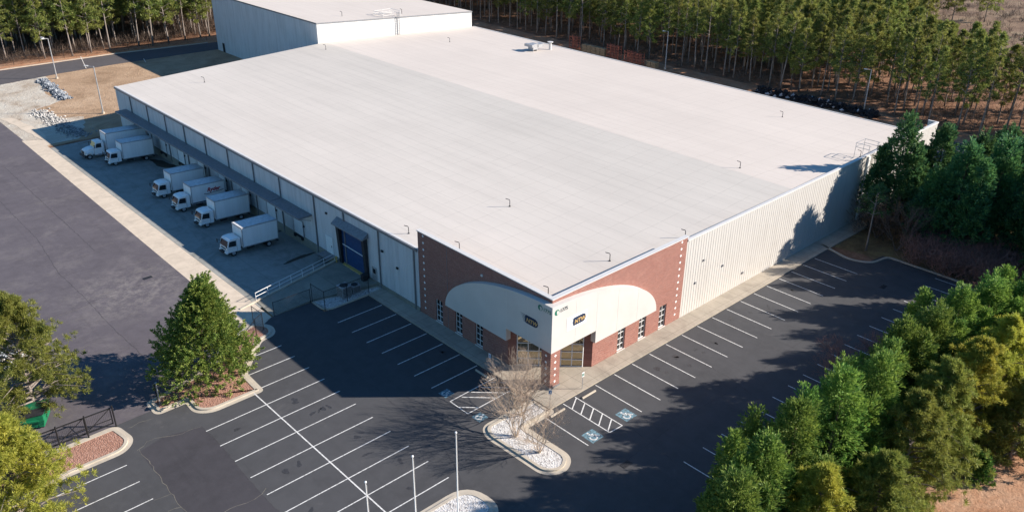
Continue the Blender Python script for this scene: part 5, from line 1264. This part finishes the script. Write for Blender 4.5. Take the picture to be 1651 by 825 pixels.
# roof/tall block hide what is behind them
def hidden(x, y, h):
    p = inview(x, y, h*0.95)
    if p is None: return False
    # inside outline of the tall block or main roof
    def below(p, a, b): return p[1] > a[1]+(b[1]-a[1])*(p[0]-a[0])/(b[0]-a[0])+3
    if 343 < p[0] < 762: return below(p, (680, 0), (762, 19)) if p[0] > 680 else True
    if 762 <= p[0] < 1450: return below(p, (762, 50), (1452, 198))
    return False
near = []; far = []
for s in spots:
    d = seen(*s[:3])
    if d is None or hidden(*s[:3]):
        if s[3] == 'right' and seen(s[0], s[1], s[2], 190) and s[0] < 175: far.append(s)
        continue
    near.append((d, s))
near.sort(key=lambda q: q[0]-(25 if q[1][3] == 'left' and q[1][1] < 190 else 0))
ind = near[:292]; far += [s for d, s in near[292:]]
protos = {}
for n_, (d, (x, y, h, f)) in enumerate(ind):
    vi = gr.randrange(7); edge = (f == 'right' and x < 119) or (f == 'left' and y < 175)
    key = (vi, f); pp = inview(x, y, 0)
    if f == 'right': lb = ('tall bare-stemmed pine in the front rank of the forest beyond the roof' if edge else 'tall pine inside the forest beyond the long roof edge'); grp = 'front rank pines beyond the roof' if edge else 'pines inside the forest beyond the roof'
    else: lb = ('sunlit pine at the front edge of the left forest beyond the road' if edge else 'sunlit pine deeper in the left forest beyond the road'); grp = 'front rank pines beyond the back road' if edge else 'pines inside the forest beyond the back road'
    if edge and f == 'right':
        lm = ('behind the orange racks' if 70 < y < 101 else 'behind the heap of dark rubble' if 19 < y < 48 else 'between the racks and the rubble heap' if 48 <= y <= 70 else 'left of the orange racks' if y >= 101 else 'on the red ground right of the rubble')
        lb = 'pale-stemmed front rank pine '+lm; grp = 'front rank pines '+lm
    if edge and f == 'left':
        lm = 'at the photo\'s left border' if pp[0] < 70 else 'behind the back road light pole' if pp[0] < 170 else 'opposite the sunlit stretch of road' if pp[0] < 260 else 'opposite the shaded stretch of road'
        lb = 'sunlit front pine of the left forest '+lm; grp = 'front pines of the left forest '+lm
    if key not in protos:
        t = thing('forest_pine', lb, 'tree', (x, y, -0.03), 0, grp)
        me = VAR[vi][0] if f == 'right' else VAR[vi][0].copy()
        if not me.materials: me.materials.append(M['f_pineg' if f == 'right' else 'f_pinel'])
        o = bpy.data.objects.new('crown', me); C.objects.link(o); o.parent = t
        make_trunk('trunk', 'bark', t, 16.5, 0.17, VAR[vi][1], seed=vi+700, lean=(gr.uniform(-.5, .5), gr.uniform(-.5, .5)))
        protos[key] = t
    else: t = dup(protos[key], (x, y, -0.03), label=lb, group=grp)
    t.rotation_euler = (gr.gauss(0, 0.03), gr.gauss(0, 0.03), gr.uniform(0, 6.28)); s_ = h/17.0; t.scale = (s_*gr.uniform(0.9, 1.1),)*2+(s_,)
# the rest of the forest as one mass
def mass(name, label, pts, mat, seed):
    g = np.random.default_rng(seed); qs = []; tb_ = MB()
    for (x, y, h, f) in pts:
        Q = VAR[int(g.integers(7))][2]; Q = Q[g.random(len(Q)) < 0.30]
        c = Q[:, :1, :]; Q = c+(Q-c)*1.7
        a = g.uniform(0, 6.28); ca, sa = math.cos(a), math.sin(a); s_ = h/17.0
        R_ = np.array([[ca, sa, 0], [-sa, ca, 0], [0, 0, 1]])*s_
        qs.append(Q @ R_+np.array([x, y, 0])); tb_.tube([(x, y, -0.1), (x+g.uniform(-.3, .3), y, h*0.9)], [0.18, 0.07], 4, cap=False)
    if not qs: return
    o = obj_mesh(name, quadmesh(name, np.concatenate(qs)), mat); tag(o, label, 'woodland', kind='stuff')
    o = tb_.build(name+'_trunks', 'bark', fix=False); tag(o, 'pale pine trunks of the distant woodland behind the front ranks', 'woodland', kind='stuff')
mass('distant_pinewood', 'distant pine wood closing the view behind the warehouse', far, 'f_pineg', 3)
# undergrowth: dead twigs and saplings under the pines
def twigs(name, label, n_, area, seed, mat, h=1.6, wd=0.07):
    g = np.random.default_rng(seed); P = []
    while len(P) < n_:
        x = g.uniform(area[0], area[1]); y = g.uniform(area[2], area[3])
        p = inview(x, y, 1)
        if p and -20 < p[0] < 1670 and -10 < p[1] < 835 and not (x < 84 and y < 155): P.append((x, y, 0))
    P = np.array(P); P = np.repeat(P, 14, 0)+g.normal(size=(n_*14, 3))*np.array([0.5, 0.5, 0.0])
    D = rnd_unit(g, len(P)); D[:, 2] = np.abs(D[:, 2])+0.7
    Q = leafquads(g, P, D, h, wd)
    tag(obj_mesh(name, quadmesh(name, Q), mat), label, 'undergrowth', kind='stuff')
twigs('fallen_branches', 'dead reddish twigs and brush under the pines beyond the roof', 1500, (112, 190, -30, 190), 5, 'greytwig')
twigs('undergrowth', 'dark twiggy undergrowth along the foot of the left forest', 2600, (-40, 80, 172, 215), 6, 'browntwig', 2.6)
twigs('dry_scrub', 'low dry scrub on the bare hillside at the top right', 700, (165, 260, 10, 80), 7, 'greytwig', 1.4)
for x, y, h, lb in ((214, 50, 13, 'lone dark pine on the bare hillside, casting a long shadow to the left'), (222, 44, 14, 'second lone pine on the bare hillside, nearer the top right corner')):
    pine('hill_pine', lb, x, y, h, 4.5, 3.0, int(x), 'f_pineg', 34, 8, 15, 0.8, 0.16)
